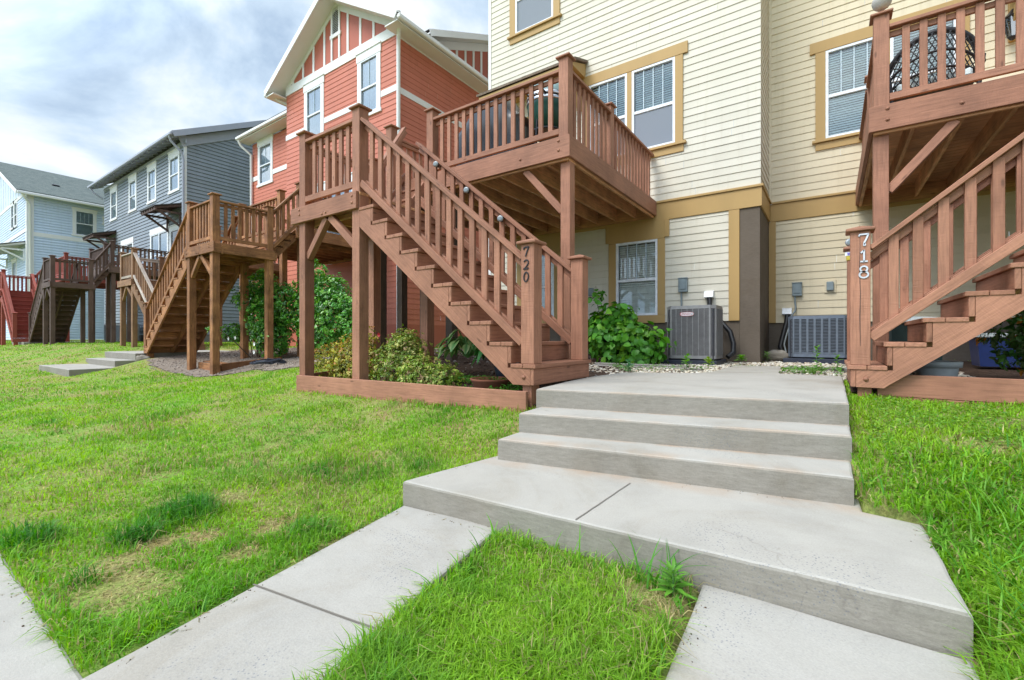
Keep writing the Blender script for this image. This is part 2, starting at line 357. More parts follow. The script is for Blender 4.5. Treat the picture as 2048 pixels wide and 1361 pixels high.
        mx = mixc(t); L.new(m3.outputs[0], mx.inputs[0]); L.new(last, mx.inputs[6]); mx.inputs[7].default_value = (0.42, 0.22, 0.09, 1); last = mx.outputs[2]
    L.new(last, b.inputs['Base Color']); b.inputs['Roughness'].default_value = 0.85; b.inputs['Specular IOR Level'].default_value = 0.2
    ad = N(t, 'ShaderNodeMath', operation='ADD'); L.new(f.outputs['Fac'], ad.inputs[0]); L.new(st.outputs['Fac'], ad.inputs[1])
    bp = N(t, 'ShaderNodeBump', inp={'Strength': 0.35, 'Distance': 0.004}); L.new(ad.outputs[0], bp.inputs['Height']); L.new(bp.outputs[0], b.inputs['Normal'])
    return m
def mat_ground(name, stops, scale, rough=0.95, fine=60.0):
    m, t, b, L = new_mat(name); geo = N(t, 'ShaderNodeNewGeometry')
    n = N(t, 'ShaderNodeTexNoise', inp={'Scale': scale, 'Detail': 9.0, 'Roughness': 0.7}); L.new(geo.outputs['Position'], n.inputs['Vector'])
    f = N(t, 'ShaderNodeTexNoise', inp={'Scale': fine, 'Detail': 4.0, 'Roughness': 0.7}); L.new(geo.outputs['Position'], f.inputs['Vector'])
    r = ramp(t, stops); L.new(n.outputs['Fac'], r.inputs[0]); rf = ramp(t, [(0.3, 0.55), (0.7, 1.35)]); L.new(f.outputs['Fac'], rf.inputs[0])
    mm = mixc(t, 'MULTIPLY', 1.0); L.new(r.outputs[0], mm.inputs[6]); L.new(rf.outputs[0], mm.inputs[7]); L.new(mm.outputs[2], b.inputs['Base Color'])
    b.inputs['Roughness'].default_value = rough; b.inputs['Specular IOR Level'].default_value = 0.1
    bp = N(t, 'ShaderNodeBump', inp={'Strength': 0.8, 'Distance': 0.02}); L.new(f.outputs['Fac'], bp.inputs['Height']); L.new(bp.outputs[0], b.inputs['Normal'])
    return m

M = {}
M['deck'] = mat_wood('brown deck paint', (0.39, 0.181, 0.111), var=0.18, wear=0.07, wearcol=(0.25, 0.115, 0.07), bump=0.5)
M['deck_under'] = mat_wood('brightened brown joists', (0.68, 0.36, 0.18), var=0.25, bump=0.4)  # joist brown lightened so that the deck undersides look lit
M['cedar'] = mat_wood('orange stained wood', (0.47, 0.215, 0.088), var=0.45, wear=0.25, wearcol=(0.50, 0.34, 0.20), alt=(0.24, 0.10, 0.045), bump=0.8)
M['tan'] = mat_wood('weathered tan wood', (0.36, 0.20, 0.105), var=0.25, wear=0.4, wearcol=(0.42, 0.36, 0.29), alt=(0.20, 0.10, 0.055), bump=0.5)
M['bleached'] = mat_wood('bleached handrail', (0.55, 0.47, 0.40), var=0.2, wear=0.3, wearcol=(0.6, 0.55, 0.5))
M['dark'] = mat_wood('dark brown stain', (0.14, 0.088, 0.070), var=0.2, wear=0.1, wearcol=(0.2, 0.14, 0.11))
M['red'] = mat_wood('brick red paint', (0.34, 0.078, 0.052), var=0.1, wear=0.05)
M['grey_post'] = mat_wood('weathered grey brown post', (0.125, 0.085, 0.062), var=0.3, wear=0.2, wearcol=(0.2, 0.16, 0.13), alt=(0.075, 0.045, 0.03))
M['cream'] = mat_paint('cream siding paint', (0.65, 0.605, 0.505), var=0.035, boards=0.05)
M['cream_warm'] = mat_paint('warm cream siding paint', (0.69, 0.595, 0.425), var=0.03, boards=0.05)
M['gold'] = mat_paint('gold trim paint', (0.46, 0.295, 0.115), var=0.06)
M['orange'] = mat_paint('orange siding paint', (0.56, 0.185, 0.122), var=0.05, boards=0.07)
M['orange_panel'] = mat_paint('orange panel paint', (0.46, 0.135, 0.088), var=0.05)
M['grey'] = mat_paint('grey siding paint', (0.27, 0.305, 0.35), var=0.06, boards=0.07)
M['blue'] = mat_paint('pale blue siding paint', (0.62, 0.73, 0.90), var=0.04, boards=0.05)
M['white'] = mat_paint('white trim paint', (0.80, 0.80, 0.79), var=0.03, bump=0.02)
M['soffit'] = mat_paint('pale soffit paint', (0.76, 0.75, 0.72), var=0.03, bump=0.02)
M['vinyl'] = mat_plain('white vinyl', (0.80, 0.82, 0.85), 0.35)
M['glass'] = mat_glass('window glass', (0.95, 1.0, 1.0), 0.06)
M['glass_bright'] = mat_glass('bright window glass', (0.78, 0.88, 0.95), 0.16)
M['muntin'] = mat_plain('pale grille bars', (0.50, 0.60, 0.66), 0.45)
M['blind'] = mat_plain('teal white blind slats', (0.56, 0.71, 0.73), 0.6)
M['blind_lit'] = mat_plain('brightened blind slats', (0.92, 0.96, 0.94), 0.6)  # blind copy lightened to offset the shade under the deck
M['blind_white'] = mat_plain('white blind slats', (0.80, 0.90, 0.90), 0.6)
M['curtain'] = mat_plain('white curtain', (0.74, 0.80, 0.86), 0.8)
M['screen'] = mat_screen('grey insect screen', (0.30, 0.33, 0.38), 0.7)
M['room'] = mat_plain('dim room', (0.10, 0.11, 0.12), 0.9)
M['shingle'] = mat_ground('dark roof shingles', [(0.3, (0.06, 0.055, 0.055)), (0.7, (0.12, 0.11, 0.10))], 9.0, fine=40)
M['shingle_green'] = mat_ground('grey green roof shingles', [(0.3, (0.10, 0.125, 0.12)), (0.7, (0.19, 0.215, 0.20))], 3.0, fine=24)
M['shingle_brown'] = mat_ground('weathered brown shingles', [(0.3, (0.16, 0.12, 0.09)), (0.7, (0.28, 0.22, 0.17))], 9.0, fine=40)
M['found'] = mat_concrete('brown concrete foundation', (0.195, 0.16, 0.13), scale=1.4, streak=0.8)
M['walk'] = mat_concrete('pale concrete walk', (0.395, 0.372, 0.335), pits=0.7)
M['step'] = mat_concrete('pale concrete steps', (0.40, 0.376, 0.335), pits=0.75, stain=[('Y', 2.87, 0.16, 0.155), ('Y', 3.26, 0.06, 0.214), ('Y', 3.63, 0.06, 0.225)])
M['step_far'] = mat_concrete('far concrete steps', (0.38, 0.36, 0.32), stain=[('Z', -0.4, 0.12, 0.0)])
M['edging'] = mat_concrete('grey edging concrete', (0.30, 0.28, 0.26))
M['lawn'] = mat_ground('lawn soil and thatch', [(0.30, (0.30, 0.19, 0.10)), (0.45, (0.30, 0.29, 0.10)), (0.62, (0.19, 0.34, 0.05))], 1.3)
M['mulch'] = mat_ground('dark mulch', [(0.3, (0.045, 0.028, 0.02)), (0.7, (0.12, 0.08, 0.06))], 9.0, fine=45)
M['dirt'] = mat_ground('grey gravelly dirt', [(0.3, (0.22, 0.17, 0.13)), (0.7, (0.34, 0.28, 0.23))], 5.0, fine=70)
M['asphalt'] = mat_ground('asphalt', [(0.3, (0.045, 0.045, 0.047)), (0.7, (0.06, 0.06, 0.06))], 3.0, fine=80)
M['ac'] = mat_plain('grey metal cabinet', (0.30, 0.295, 0.295), 0.45, 0.2)
M['ac_light'] = mat_plain('blue grey metal bars', (0.17, 0.20, 0.24), 0.4, 0.2)
M['ac_blue'] = mat_plain('blue grey metal', (0.17, 0.20, 0.25), 0.4, 0.3)
M['ac_core'] = mat_plain('dark condenser coil', (0.035, 0.035, 0.045), 0.6)
M['navy'] = mat_plain('dark navy plastic', (0.028, 0.034, 0.055), 0.5)
M['black'] = mat_plain('black', (0.012, 0.012, 0.014), 0.45)
M['cover'] = mat_plain('black vinyl cover', (0.018, 0.021, 0.028), 0.32)
M['kamado'] = mat_plain('dark green ceramic', (0.012, 0.085, 0.062), 0.28)
M['steel'] = mat_plain('bright steel', (0.62, 0.62, 0.62), 0.25, 0.9)
M['dull_silver'] = mat_plain('dull silver plastic', (0.30, 0.31, 0.32), 0.45, 0.4)
M['silver'] = mat_plain('silver', (0.60, 0.61, 0.62), 0.3, 0.85)
M['box_grey'] = mat_plain('grey electrical box', (0.22, 0.27, 0.29), 0.45)
M['wicker'] = mat_plain('dark wicker', (0.022, 0.020, 0.022), 0.55)
M['terracotta'] = mat_plain('terracotta', (0.21, 0.075, 0.04), 0.9)
M['pot_grey'] = mat_plain('pale grey plastic', (0.44, 0.48, 0.48), 0.5)
M['pot_dark'] = mat_plain('slate blue pot', (0.05, 0.065, 0.09), 0.5)
M['bin_blue'] = mat_plain('blue plastic', (0.022, 0.042, 0.16), 0.4)
M['bin_green'] = mat_plain('dark green plastic', (0.010, 0.028, 0.026), 0.5)
M['pebble'] = mat_leaf('cream pebbles', 0.8, 0.0, 0.2)
M['leaf'] = mat_leaf('leaves', 0.42, 0.30)
M['leaf_gloss'] = mat_leaf('glossy leaves', 0.28, 0.25, 0.6)
M['grass'] = mat_leaf('grass blades', 0.5, 0.45, 0.25)
M['stem'] = mat_plain('brown stems', (0.10, 0.065, 0.04), 0.9)
M['red_logo'] = mat_plain('red lettering', (0.5, 0.02, 0.03), 0.5)
M['brass'] = mat_plain('brass', (0.55, 0.42, 0.06), 0.35, 0.6)
M['violet'] = mat_plain('violet label print', (0.16, 0.13, 0.5), 0.5)
M['rock'] = mat_concrete('field stone', (0.30, 0.27, 0.23), scale=4)
M['flower_w'] = mat_plain('white petals', (0.85, 0.86, 0.82), 0.6)
M['flower_r'] = mat_plain('red petals', (0.55, 0.02, 0.03), 0.5)
M['dust'] = mat_concrete('dusty stone', (0.62, 0.60, 0.58), scale=8)
M['lamp_glass'] = mat_glass('lantern glass', (0.7, 0.7, 0.65), 0.25)
m_, t_, b_, L_ = new_mat('warm lamp'); b_.inputs['Emission Color'].default_value = (1.0, 0.55, 0.22, 1); b_.inputs['Emission Strength'].default_value = 1.6; M['warm'] = m_

# ------------------------------------------------------------------ ground height
XK = [-80, -24.5, -17, -14.5, -10.4, -5.85, -2.1, 0.36, 0.52, 1.5, 30]
YK = [-40, 0.39, 1.9, 2.65, 3.37, 4.12, 5.37, 8, 60]
ZK = [[-.6, -.6, -.5, -.35, -.1, .15, .2, .2, .2], [-.6, -.6, -.45, -.27, -.05, .15, .2, .2, .2], [-.6, -.6, -.5, -.42, -.25, -.03, .1, .15, .15],
      [-.6, -.6, -.52, -.45, -.3, -.1, .0, .1, .1], [-.6, -.6, -.53, -.48, -.42, -.35, -.1, .1, .1], [-.6, -.6, -.51, -.42, -.29, -.12, .08, .14, .1],
      [-.6, -.6, -.595, -.45, -.235, -.10, -.05, -.03, .05], [-.6, -.6, -.595, -.46, -.25, -.15, -.06, -.03, .05], [-.6, -.6, -.48, -.43, -.26, -.15, -.06, -.03, .05], [-.6, -.6, -.50, -.43, -.28, -.13, -.04, .02, .08], [-.6, -.6, -.53, -.43, -.28, -.13, -.04, .02, .08]]
XK, YK, ZK = map(np.array, (XK, YK, ZK))
def gz(x, y):
    x = np.clip(np.asarray(x, float), XK[0], XK[-1] - 1e-6); y = np.clip(np.asarray(y, float), YK[0], YK[-1] - 1e-6)
    i = np.clip(np.searchsorted(XK, x, 'right') - 1, 0, len(XK) - 2); j = np.clip(np.searchsorted(YK, y, 'right') - 1, 0, len(YK) - 2)
    a = (x - XK[i]) / (XK[i + 1] - XK[i]); b = (y - YK[j]) / (YK[j + 1] - YK[j]); a = a * a * (3 - 2 * a)
    z = (ZK[i, j] * (1 - b) + ZK[i, j + 1] * b) * (1 - a) + (ZK[i + 1, j] * (1 - b) + ZK[i + 1, j + 1] * b) * a
    amp = np.clip((y - 0.4) / 0.6, 0, 1)
    return z + amp * 0.012 * np.sin(x * 3.1 + y * 1.7) * np.sin(y * 4.3 - x * 1.1)
def gz1(x, y): return float(gz(x, y))
def vnoise(x, y, seed=0):
    def h(i, j): return np.modf(np.abs(np.sin(i * 127.1 + j * 311.7 + seed * 17.3) * 43758.5453))[0]
    i, j = np.floor(x), np.floor(y); a, b = x - i, y - j; a = a * a * (3 - 2 * a); b = b * b * (3 - 2 * b)
    return (h(i, j) * (1 - a) + h(i + 1, j) * a) * (1 - b) + (h(i, j + 1) * (1 - a) + h(i + 1, j + 1) * a) * b

xs = np.concatenate([[-600, -300, -150, -80], np.arange(-60, -14, 1.0), np.arange(-14, -2.6, 0.15), np.arange(-2.6, 0.9, 0.06), np.arange(0.9, 4, 0.15), np.arange(4, 30, 2.0), [60, 150, 300, 600]])
ys = np.concatenate([[-600, -300, -100, -40, -20, -8], np.arange(-4, 0.3, 0.15), np.arange(0.3, 4, 0.06), np.arange(4, 7, 0.15), np.arange(7, 30, 1.5), [40, 60, 150, 300, 600]])
XX, YY = np.meshgrid(xs, ys, indexing='ij')
ZZ = gz(XX, YY)
def inside(x, y, poly):
    r = np.zeros(len(x), bool); n = len(poly)
    for i in range(n):
        (x0, y0), (x1, y1) = poly[i], poly[(i + 1) % n]
        if y0 == y1: continue
        c = ((y0 > y) != (y1 > y)) & (x < (x1 - x0) * (y - y0) / (y1 - y0) + x0); r ^= c
    return r
# the soil is dug out under the concrete
DUG = [[(-2.08, 1.89), (0.352, 2.0), (0.34, 2.83), (0.11, 2.93), (0.085, 3.3), (0.085, 6.1), (-2.05, 5.3), (-1.96, 3.2), (-1.91, 2.7)], [(-1.76, 0.2), (-1.10, 0.2), (-1.30, 1.0), (-1.46, 1.95), (-2.06, 1.92)], [(-0.32, 0.2), (0.33, 0.2), (0.33, 2.0), (-0.40, 2.0)], [(-60, -1.1), (30, -1.1), (30, 0.35), (-60, 0.35)],
       [(-16.8, 2.75), (-14.0, 2.75), (-14.0, 6.3), (-16.8, 6.3)]]
for p_ in DUG: ZZ = np.where(inside(XX.ravel(), YY.ravel(), p_).reshape(XX.shape), ZZ - 0.16, ZZ)
V = np.c_[XX.ravel(), YY.ravel(), ZZ.ravel()]
nx, ny = len(xs), len(ys)
ii, jj = np.meshgrid(np.arange(nx - 1), np.arange(ny - 1), indexing='ij'); k = (ii * ny + jj).ravel()
tag(np_mesh('ground', V, [np.c_[k, k + ny, k + ny + 1, k + 1]], M['lawn'], smooth=True), kind='structure')

def slab(name, poly, ztop, depth, mat, ch=0.014, joints=()):
    """concrete slab from a counter-clockwise outline, with rounded (chamfered) top edge and slightly wavy rim"""
    P = [Vector((x, y, 0)) for x, y in poly]; n = len(P); dense = []
    for i in range(n):
        a, b = P[i], P[(i + 1) % n]; q = max(1, int((b - a).length / 0.12))
        nrm = Vector(((b - a).y, -(b - a).x, 0)).normalized()
        for s_ in range(q):
            w = 0 if s_ == 0 else (random.random() - 0.5) * 0.006
            dense.append(a.lerp(b, s_ / q) + nrm * w)
    m = len(dense); c = sum(dense, Vector()) / m
    def inset(d):
        res = []
        for i in range(m):
            a, b, e_ = dense[i - 1], dense[i], dense[(i + 1) % m]
            t1 = (b - a).normalized(); t2 = (e_ - b).normalized(); nn = (Vector((-t1.y, t1.x, 0)) + Vector((-t2.y, t2.x, 0)))
            k_ = nn.normalized(); f_ = d / max(0.4, k_.dot(Vector((-t1.y, t1.x, 0)))); res.append(b + k_ * f_)
        return res
    rings = [(dense, ztop - depth), (dense, ztop - ch), (inset(ch * 0.3), ztop - ch * 0.35), (inset(ch), ztop)]
    V = []; F_ = []
    for pts, z in rings: V += [(p.x, p.y, z) for p in pts]
    for r_ in range(3):
        for i in range(m): F_.append((r_ * m + i, r_ * m + (i + 1) % m, (r_ + 1) * m + (i + 1) % m, (r_ + 1) * m + i))
    F_.append(tuple(range(3 * m, 4 * m)))
    mb = MB(); mb.add(V, F_)
    o = mb.build(name, mat); tag(o, kind='structure')
    return o
def strip(name, p, q, w, z, mat, parent=None):
    """thin dark joint groove lying 4 mm over a slab"""
    p, q = Vector((*p, z)), Vector((*q, z)); d = (q - p).normalized(); s_ = Vector((-d.y, d.x, 0)) * w / 2
    mb = MB(); n = max(2, int((q - p).length / 0.08)); pts = []
    for i in range(n + 1):
        c = p.lerp(q, i / n) + s_ * random.uniform(-0.4, 0.4); pts.append((c - s_, c + s_))
    for i in range(n): mb.face([pts[i][0], pts[i + 1][0], pts[i + 1][1], pts[i][1]])
    o = mb.build(name, mat, parent)
    if parent is None: tag(o, kind='structure')
    return o
M['joint'] = mat_plain('dark joint', (0.17, 0.15, 0.125), 0.95)
r_ = 0.146
slab('sidewalk', [(-60, -1.2), (-0.2, -1.2), (30, -1.2), (30, 0.375), (-0.2, 0.375), (-1.79, 0.385), (-3.3, 0.385), (-60, 0.385)], -0.592, 0.3, M['walk'])
for x in (-4.9, -3.35, -1.79, -0.25, 1.3): strip('sidewalk_joint', (x, -1.2), (x, 0.38), 0.012, -0.588, M['joint'])
slab('street', [(-300, -9), (300, -9), (300, -3), (-300, -3)], -0.60, 0.3, M['asphalt'])
pth = slab('path', [(-1.80, 0.36), (-1.06, 0.36), (-1.27, 1.0), (-1.43, 1.93), (-2.09, 1.86)], -0.575, 0.3, M['walk'])
strip('path_joint', (-1.905, 0.905), (-1.285, 1.005), 0.008, -0.571, M['joint'])
slab('path', [(-0.36, 0.36), (0.36, 0.36), (0.36, 1.97), (-0.43, 1.97)], -0.575, 0.3, M['walk'])
# flight of concrete steps between the two timber stairs
slab('concrete_steps', [(-2.105, 1.866), (0.362, 1.985), (0.345, 2.80), (0.13, 2.84), (0.12, 3.05), (-1.98, 2.8)], -3 * r_, 0.35, M['step'])
strip('steps_joint', (-0.985, 1.93), (-0.97, 2.60), 0.007, -3 * r_ + 0.003, M['joint'])
slab('concrete_steps', [(-1.925, 2.577), (0.095, 2.905), (0.097, 3.6), (-1.95, 3.2)], -2 * r_, 0.35, M['step'])
slab('concrete_steps', [(-1.931, 2.849), (0.098, 3.284), (0.10, 3.9), (-1.98, 3.5)], -r_, 0.35, M['step'])
slab('concrete_landing', [(-1.99, 3.19), (0.094, 3.655), (0.10, 6.15), (-0.50, 6.20), (-0.60, 7.75), (-1.20, 7.75), (-1.22, 6.0), (-1.35, 5.72), (-2.06, 5.34), (-2.13, 4.58), (-2.09, 3.9)], 0.0, 0.35, M['step'])
strip('landing_joint', (-1.215, 6.0), (-0.5, 6.2), 0.01, 0.004, M['joint'])
# shared steps of the two stairs further left
slab('concrete_steps', [(-16.9, 2.66), (-13.9, 2.66), (-13.9, 3.7), (-16.9, 3.7)], -0.29, 0.4, M['step_far'])
slab('concrete_steps', [(-16.8, 3.55), (-14.3, 3.55), (-14.3, 4.2), (-16.8, 4.2)], -0.14, 0.4, M['step_far'])
slab('concrete_landing', [(-16.8, 3.95), (-14.3, 3.95), (-14.3, 6.4), (-16.8, 6.4)], 0.03, 0.4, M['step_far'])
slab('concrete_landing', [(-31.0, 4.0), (-28.3, 4.0), (-28.3, 6.6), (-31.0, 6.6)], 0.23, 0.4, M['step_far'])

# ------------------------------------------------------------------ wall frames, siding and windows
class Fr:
    def __init__(s, o, u, n): s.o = Vector((*o, 0)); s.u = Vector((*u, 0)); s.n = Vector((*n, 0))
    def p(s, u, z, o=0.0): return s.o + s.u * u + s.n * o + Vector((0, 0, z))
    def box(s, mb, u0, u1, z0, z1, o0, o1, ch=0.003):
        return mb.obox(s.p((u0 + u1) / 2, (z0 + z1) / 2, (o0 + o1) / 2), (s.u, s.n, Vector((0, 0, 1))), (abs(u1 - u0) / 2, abs(o1 - o0) / 2, abs(z1 - z0) / 2), ch)
def siding(F, z0, z1, u0, u1, expo, mat, parent, holes=(), clip=None, name='siding', lap=0.015, groove=0.0):
    mb = MB(); n = int(math.ceil((z1 - z0) / expo - 1e-6))
    for k in range(n):
        a, b = z0 + k * expo, min(z0 + (k + 1) * expo, z1)
        segs = [(u0, u1)]
        if clip: lo, hi = clip((a + b) / 2); segs = [(max(u0, lo), min(u1, hi))]
        for (h0, h1, hz0, hz1) in holes:
            if hz0 < b and hz1 > a:
                ns = []
                for s0, s1 in segs:
                    if h1 <= s0 or h0 >= s1: ns.append((s0, s1)); continue
                    if h0 > s0: ns.append((s0, h0))
                    if h1 < s1: ns.append((h1, s1))
                segs = ns
        for s0, s1 in segs:
            if s1 - s0 < 0.01: continue
            # boards come in lengths: butt joints with a hair of difference in depth
            cuts = [s0]; x = s0 + random.uniform(0.6, 3.2)
            while x < s1 - 0.4: cuts.append(x); x += random.uniform(2.6, 3.7)
            cuts.append(s1)
            for c0, c1 in zip(cuts, cuts[1:]):
                e_ = random.uniform(-0.0015, 0.0015); w = 0.003 if c1 != s1 else 0
                mb.face([F.p(c0, a, lap + e_), F.p(c1 - w, a, lap + e_), F.p(c1 - w, b - groove, 0.004), F.p(c0, b - groove, 0.004)], off=random.uniform(0, 30))
                if groove: mb.face([F.p(c0, b - groove, 0.004), F.p(c1 - w, b - groove, 0.004), F.p(c1 - w, b - groove * 0.6, -0.03), F.p(c0, b - groove * 0.6, -0.03)]); mb.face([F.p(c0, b - groove * 0.6, -0.03), F.p(c1 - w, b - groove * 0.6, -0.03), F.p(c1 - w, b, 0.001), F.p(c0, b, 0.001)])
                mb.face([F.p(c0, a, 0.001), F.p(c1 - w, a, 0.001), F.p(c1 - w, a, lap + e_), F.p(c0, a, lap + e_)])
    return mb.build(name, mat, parent)
def pbox(F, parent, name, mat, *rects):
    mb = MB()
    for r in rects: F.box(mb, *r)
    return mb.build(name, mat, parent)
def window(F, parent, u0, u1, z0, z1, trim, casing=None, blind='both', muntin=3, screen=False, name='window', curtain=False, glass='glass', bm='blind'):
    """double-hung window: white frame proud of the siding, sashes, panes, blinds, dim room box"""
    zm = z0 + (z1 - z0) * 0.48; fw = 0.045
    mb = MB()
    F.box(mb, u0, u0 + fw, z0, z1, -0.03, 0.036); F.box(mb, u1 - fw, u1, z0, z1, -0.03, 0.036)
    F.box(mb, u0 + fw, u1 - fw, z0, z0 + fw, -0.03, 0.036); F.box(mb, u0 + fw, u1 - fw, z1 - fw, z1, -0.03, 0.036)
    F.box(mb, u0 + fw, u1 - fw, zm - 0.028, zm + 0.028, -0.02, 0.024)
    w = mb.build(name, M['vinyl'], parent)
    if trim:
        mb = MB()
        for r in trim: F.box(mb, *r)
        mb.build('trim', casing, w)
    if muntin:
        mb = MB()
        for i in range(1, muntin + 1):
            u = u0 + fw + (u1 - u0 - 2 * fw) * i / (muntin + 1); F.box(mb, u - 0.009, u + 0.009, zm + 0.028, z1 - fw, 0.000, 0.010, 0.001)
        mb.build('muntin', M['muntin'], w)
    for nm, a, b, o in (('pane', zm + 0.028, z1 - fw, -0.004), ('pane', z0 + fw, zm - 0.028, -0.014)):
        mb = MB(); mb.face([F.p(u0 + fw, a, o), F.p(u1 - fw, a, o), F.p(u1 - fw, b, o), F.p(u0 + fw, b, o)]); mb.build(nm, M[glass], w)
    if screen:
        mb = MB(); mb.face([F.p(u0 + fw, z0 + fw, 0.006), F.p(u1 - fw, z0 + fw, 0.006), F.p(u1 - fw, zm - 0.028, 0.006), F.p(u0 + fw, zm - 0.028, 0.006)]); mb.build('insect_screen', M['screen'], w)
    if blind:
        a, b = (zm - 0.05 if blind == 'upper' else z0 + fw), z1 - fw; mb = MB(); z = b - 0.03
        while z > a:
            c = F.p((u0 + u1) / 2, z, -0.052); tl = R(random.uniform(48, 60)); d = F.n * math.cos(tl) + Vector((0, 0, -math.sin(tl))); nn = F.n * math.sin(tl) + Vector((0, 0, math.cos(tl)))
            mb.obox(c, (F.u, d, nn), ((u1 - u0) / 2 - fw - 0.004, 0.027, 0.0014), 0.0005); z -= 0.043
        mb.build('blind', M[bm], w)
    if curtain:
        mb = MB(); n = 40; pts = []
        for i in range(n + 1):
            u = u0 + fw + (u1 - u0 - 2 * fw) * i / n; o = -0.045 + 0.012 * math.sin(i * 0.9) + 0.006 * math.sin(i * 2.3 + u); pts.append((u, o))
        for (ua, oa), (ub, ob) in zip(pts, pts[1:]): mb.face([F.p(ua, z0 + fw, oa), F.p(ub, z0 + fw, ob), F.p(ub, z1 - fw, ob), F.p(ua, z1 - fw, oa)], smooth=True)
        mb.build('curtain', M['curtain'], w)
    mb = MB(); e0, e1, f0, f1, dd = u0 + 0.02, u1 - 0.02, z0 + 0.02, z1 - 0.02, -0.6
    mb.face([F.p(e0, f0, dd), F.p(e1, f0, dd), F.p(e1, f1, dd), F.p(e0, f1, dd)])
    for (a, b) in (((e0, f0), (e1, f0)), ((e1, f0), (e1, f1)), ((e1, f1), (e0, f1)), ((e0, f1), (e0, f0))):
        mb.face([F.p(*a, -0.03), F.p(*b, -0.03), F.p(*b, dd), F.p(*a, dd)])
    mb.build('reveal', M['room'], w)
    return w
def hole(u0, u1, z0, z1): return (u0 - 0.02, u1 + 0.02, z0 - 0.02, z1 + 0.02)

# ------------------------------------------------------------------ cream townhouse
HY, HR, HX = 8.66, 9.95, -0.98
house = thing('townhouse', 'cream sided townhouse with gold window trim behind the numbered brown decks', 'house', (-3.5, HY, 0))
FA, FB, FC = Fr((0, HY), (1, 0), (0, -1)), Fr((0, HR), (1, 0), (0, -1)), Fr((HX, 0), (0, 1), (1, 0))
EX = 0.1325
lw = (-3.515, -2.688, 0.85, 2.29); l2 = (-5.75, -4.93, 0.85, 2.29); uw1 = (-3.19, -2.365, 4.02, 5.62); uw0 = (-4.11, -3.285, 4.02, 5.62); tw = (-5.95, -4.95, 7.38, 9.0)
rw1 = (-0.085, 0.735, 3.98, 5.56); rw2 = (0.81, 1.63, 3.98, 5.56); dr = (-5.72, -4.80, 3.0, 5.2)
holes_a = [hole(*h) for h in (lw, l2, uw1, uw0, tw, dr)]
siding(FA, 0.715, 2.63, -6.66, -1.46, EX, M['cream'], house, holes_a)
siding(FA, 3.0, 12.0, -6.66, HX + 0.012, EX, M['cream'], house, holes_a)
siding(FB, 0.70, 2.62, -0.86, 9.0, EX, M['cream_warm'], house)
siding(FB, 2.985, 12.0, -0.93, 9.0, EX, M['cream_warm'], house, [hole(*rw1), hole(*rw2)])
siding(FC, 3.0, 12.0, HY + 0.004, HR, EX, M['cream'], house)
siding(Fr((-6.72, 0), (0, 1), (-1, 0)), 0.7, 12.0, HY, HY + 9, EX, M['cream'], house)
mb = MB(); FA.box(mb, -6.735, -6.66, 0.72, 12.0, -0.02, 0.028); FA.box(mb, -6.735, -6.62, 12.0, 12.2, -0.02, 0.03); mb.build('corner_board', M['white'], house)
# broad gold band with a drip cap, wrapping the corner
pbox(FA, house, 'band', M['gold'], (-6.66, HX + 0.03, 2.63, 2.955, -0.02, 0.03), (-6.66, HX + 0.055, 2.955, 2.995, -0.02, 0.055))
pbox(FC, house, 'band', M['gold'], (HY - 0.001, HR - 0.001, 2.628, 2.953, -0.02, 0.028), (HY - 0.001, HR - 0.002, 2.953, 2.993, -0.02, 0.052))
pbox(FB, house, 'band', M['gold'], (HX + 0.03, 9.0, 2.62, 2.945, -0.02, 0.03), (HX + 0.054, 9.0, 2.945, 2.985, -0.02, 0.055))
pbox(FA, house, 'corner_board', M['gold'], (-1.46, -1.29, 0.715, 2.628, -0.02, 0.026))
pbox(FB, house, 'corner_board', M['gold'], (HX + 0.004, -0.86, 0.70, 2.618, -0.02, 0.026))
mb = MB(); mb.box(HX - 0.3, HX + 0.003, HY - 0.002, HR + 0.3, 2.64, 11.99, 0.002); mb.build('corner_post', M['cream'], house)
pbox(FB, house, 'corner_board', M['cream_warm'], (HX + 0.004, -0.93, 2.99, 12.0, -0.02, 0.022))
mb = MB(); mb.box(-1.29, HX, HY - 0.005, HR + 0.1, -0.3, 2.629, 0.003); FA.box(mb, -6.7, -1.291, -0.3, 0.722, -0.3, -0.012); FB.box(mb, HX + 0.002, 9.0, -0.3, 0.707, -0.3, -0.010); mb.build('foundation', M['found'], house)
mb = MB()
FA.box(mb, -6.7, HX - 0.002, 12.0, 12.3, -9.0, 0.45); FB.box(mb, HX - 0.001, 9.4, 12.001, 12.301, -9.0, 0.44); mb.build('eave', M['white'], house)
mb = MB(); mb.prism([(-7.1, HY - 0.5, 12.31), (-7.1, HY + 9.2, 12.31), (-7.1, HY + 4.3, 15.0)], (16.5, 0, 0)); mb.build('roof', M['shingle'], house)
T0, T1 = -0.02, 0.044
window(FA, house, *lw, [(lw[0] - 0.155, lw[1] + 0.135, 2.29, 2.628, T0, 0.041), (lw[0] - 0.22, lw[0] - 0.155, 2.31, 2.628, T0, 0.04), (lw[1] + 0.135, lw[1] + 0.215, 2.31, 2.628, T0, 0.04), (lw[0] - 0.155, lw[0], 0.85, 2.288, T0, 0.038), (lw[1], lw[1] + 0.135, 0.85, 2.288, T0, 0.038), (lw[0] - 0.155, lw[1] + 0.135, 0.70, 0.848, T0, 0.04)], M['gold'], bm='blind_lit')
window(FA, house, *l2, [(l2[0] - 0.155, l2[1] + 0.155, 2.29, 2.628, T0, 0.041), (l2[0] - 0.155, l2[0], 0.85, 2.288, T0, 0.038), (l2[1], l2[1] + 0.155, 0.85, 2.288, T0, 0.038), (l2[0] - 0.155, l2[1] + 0.155, 0.70, 0.848, T0, 0.04)], M['gold'], bm='blind_white')
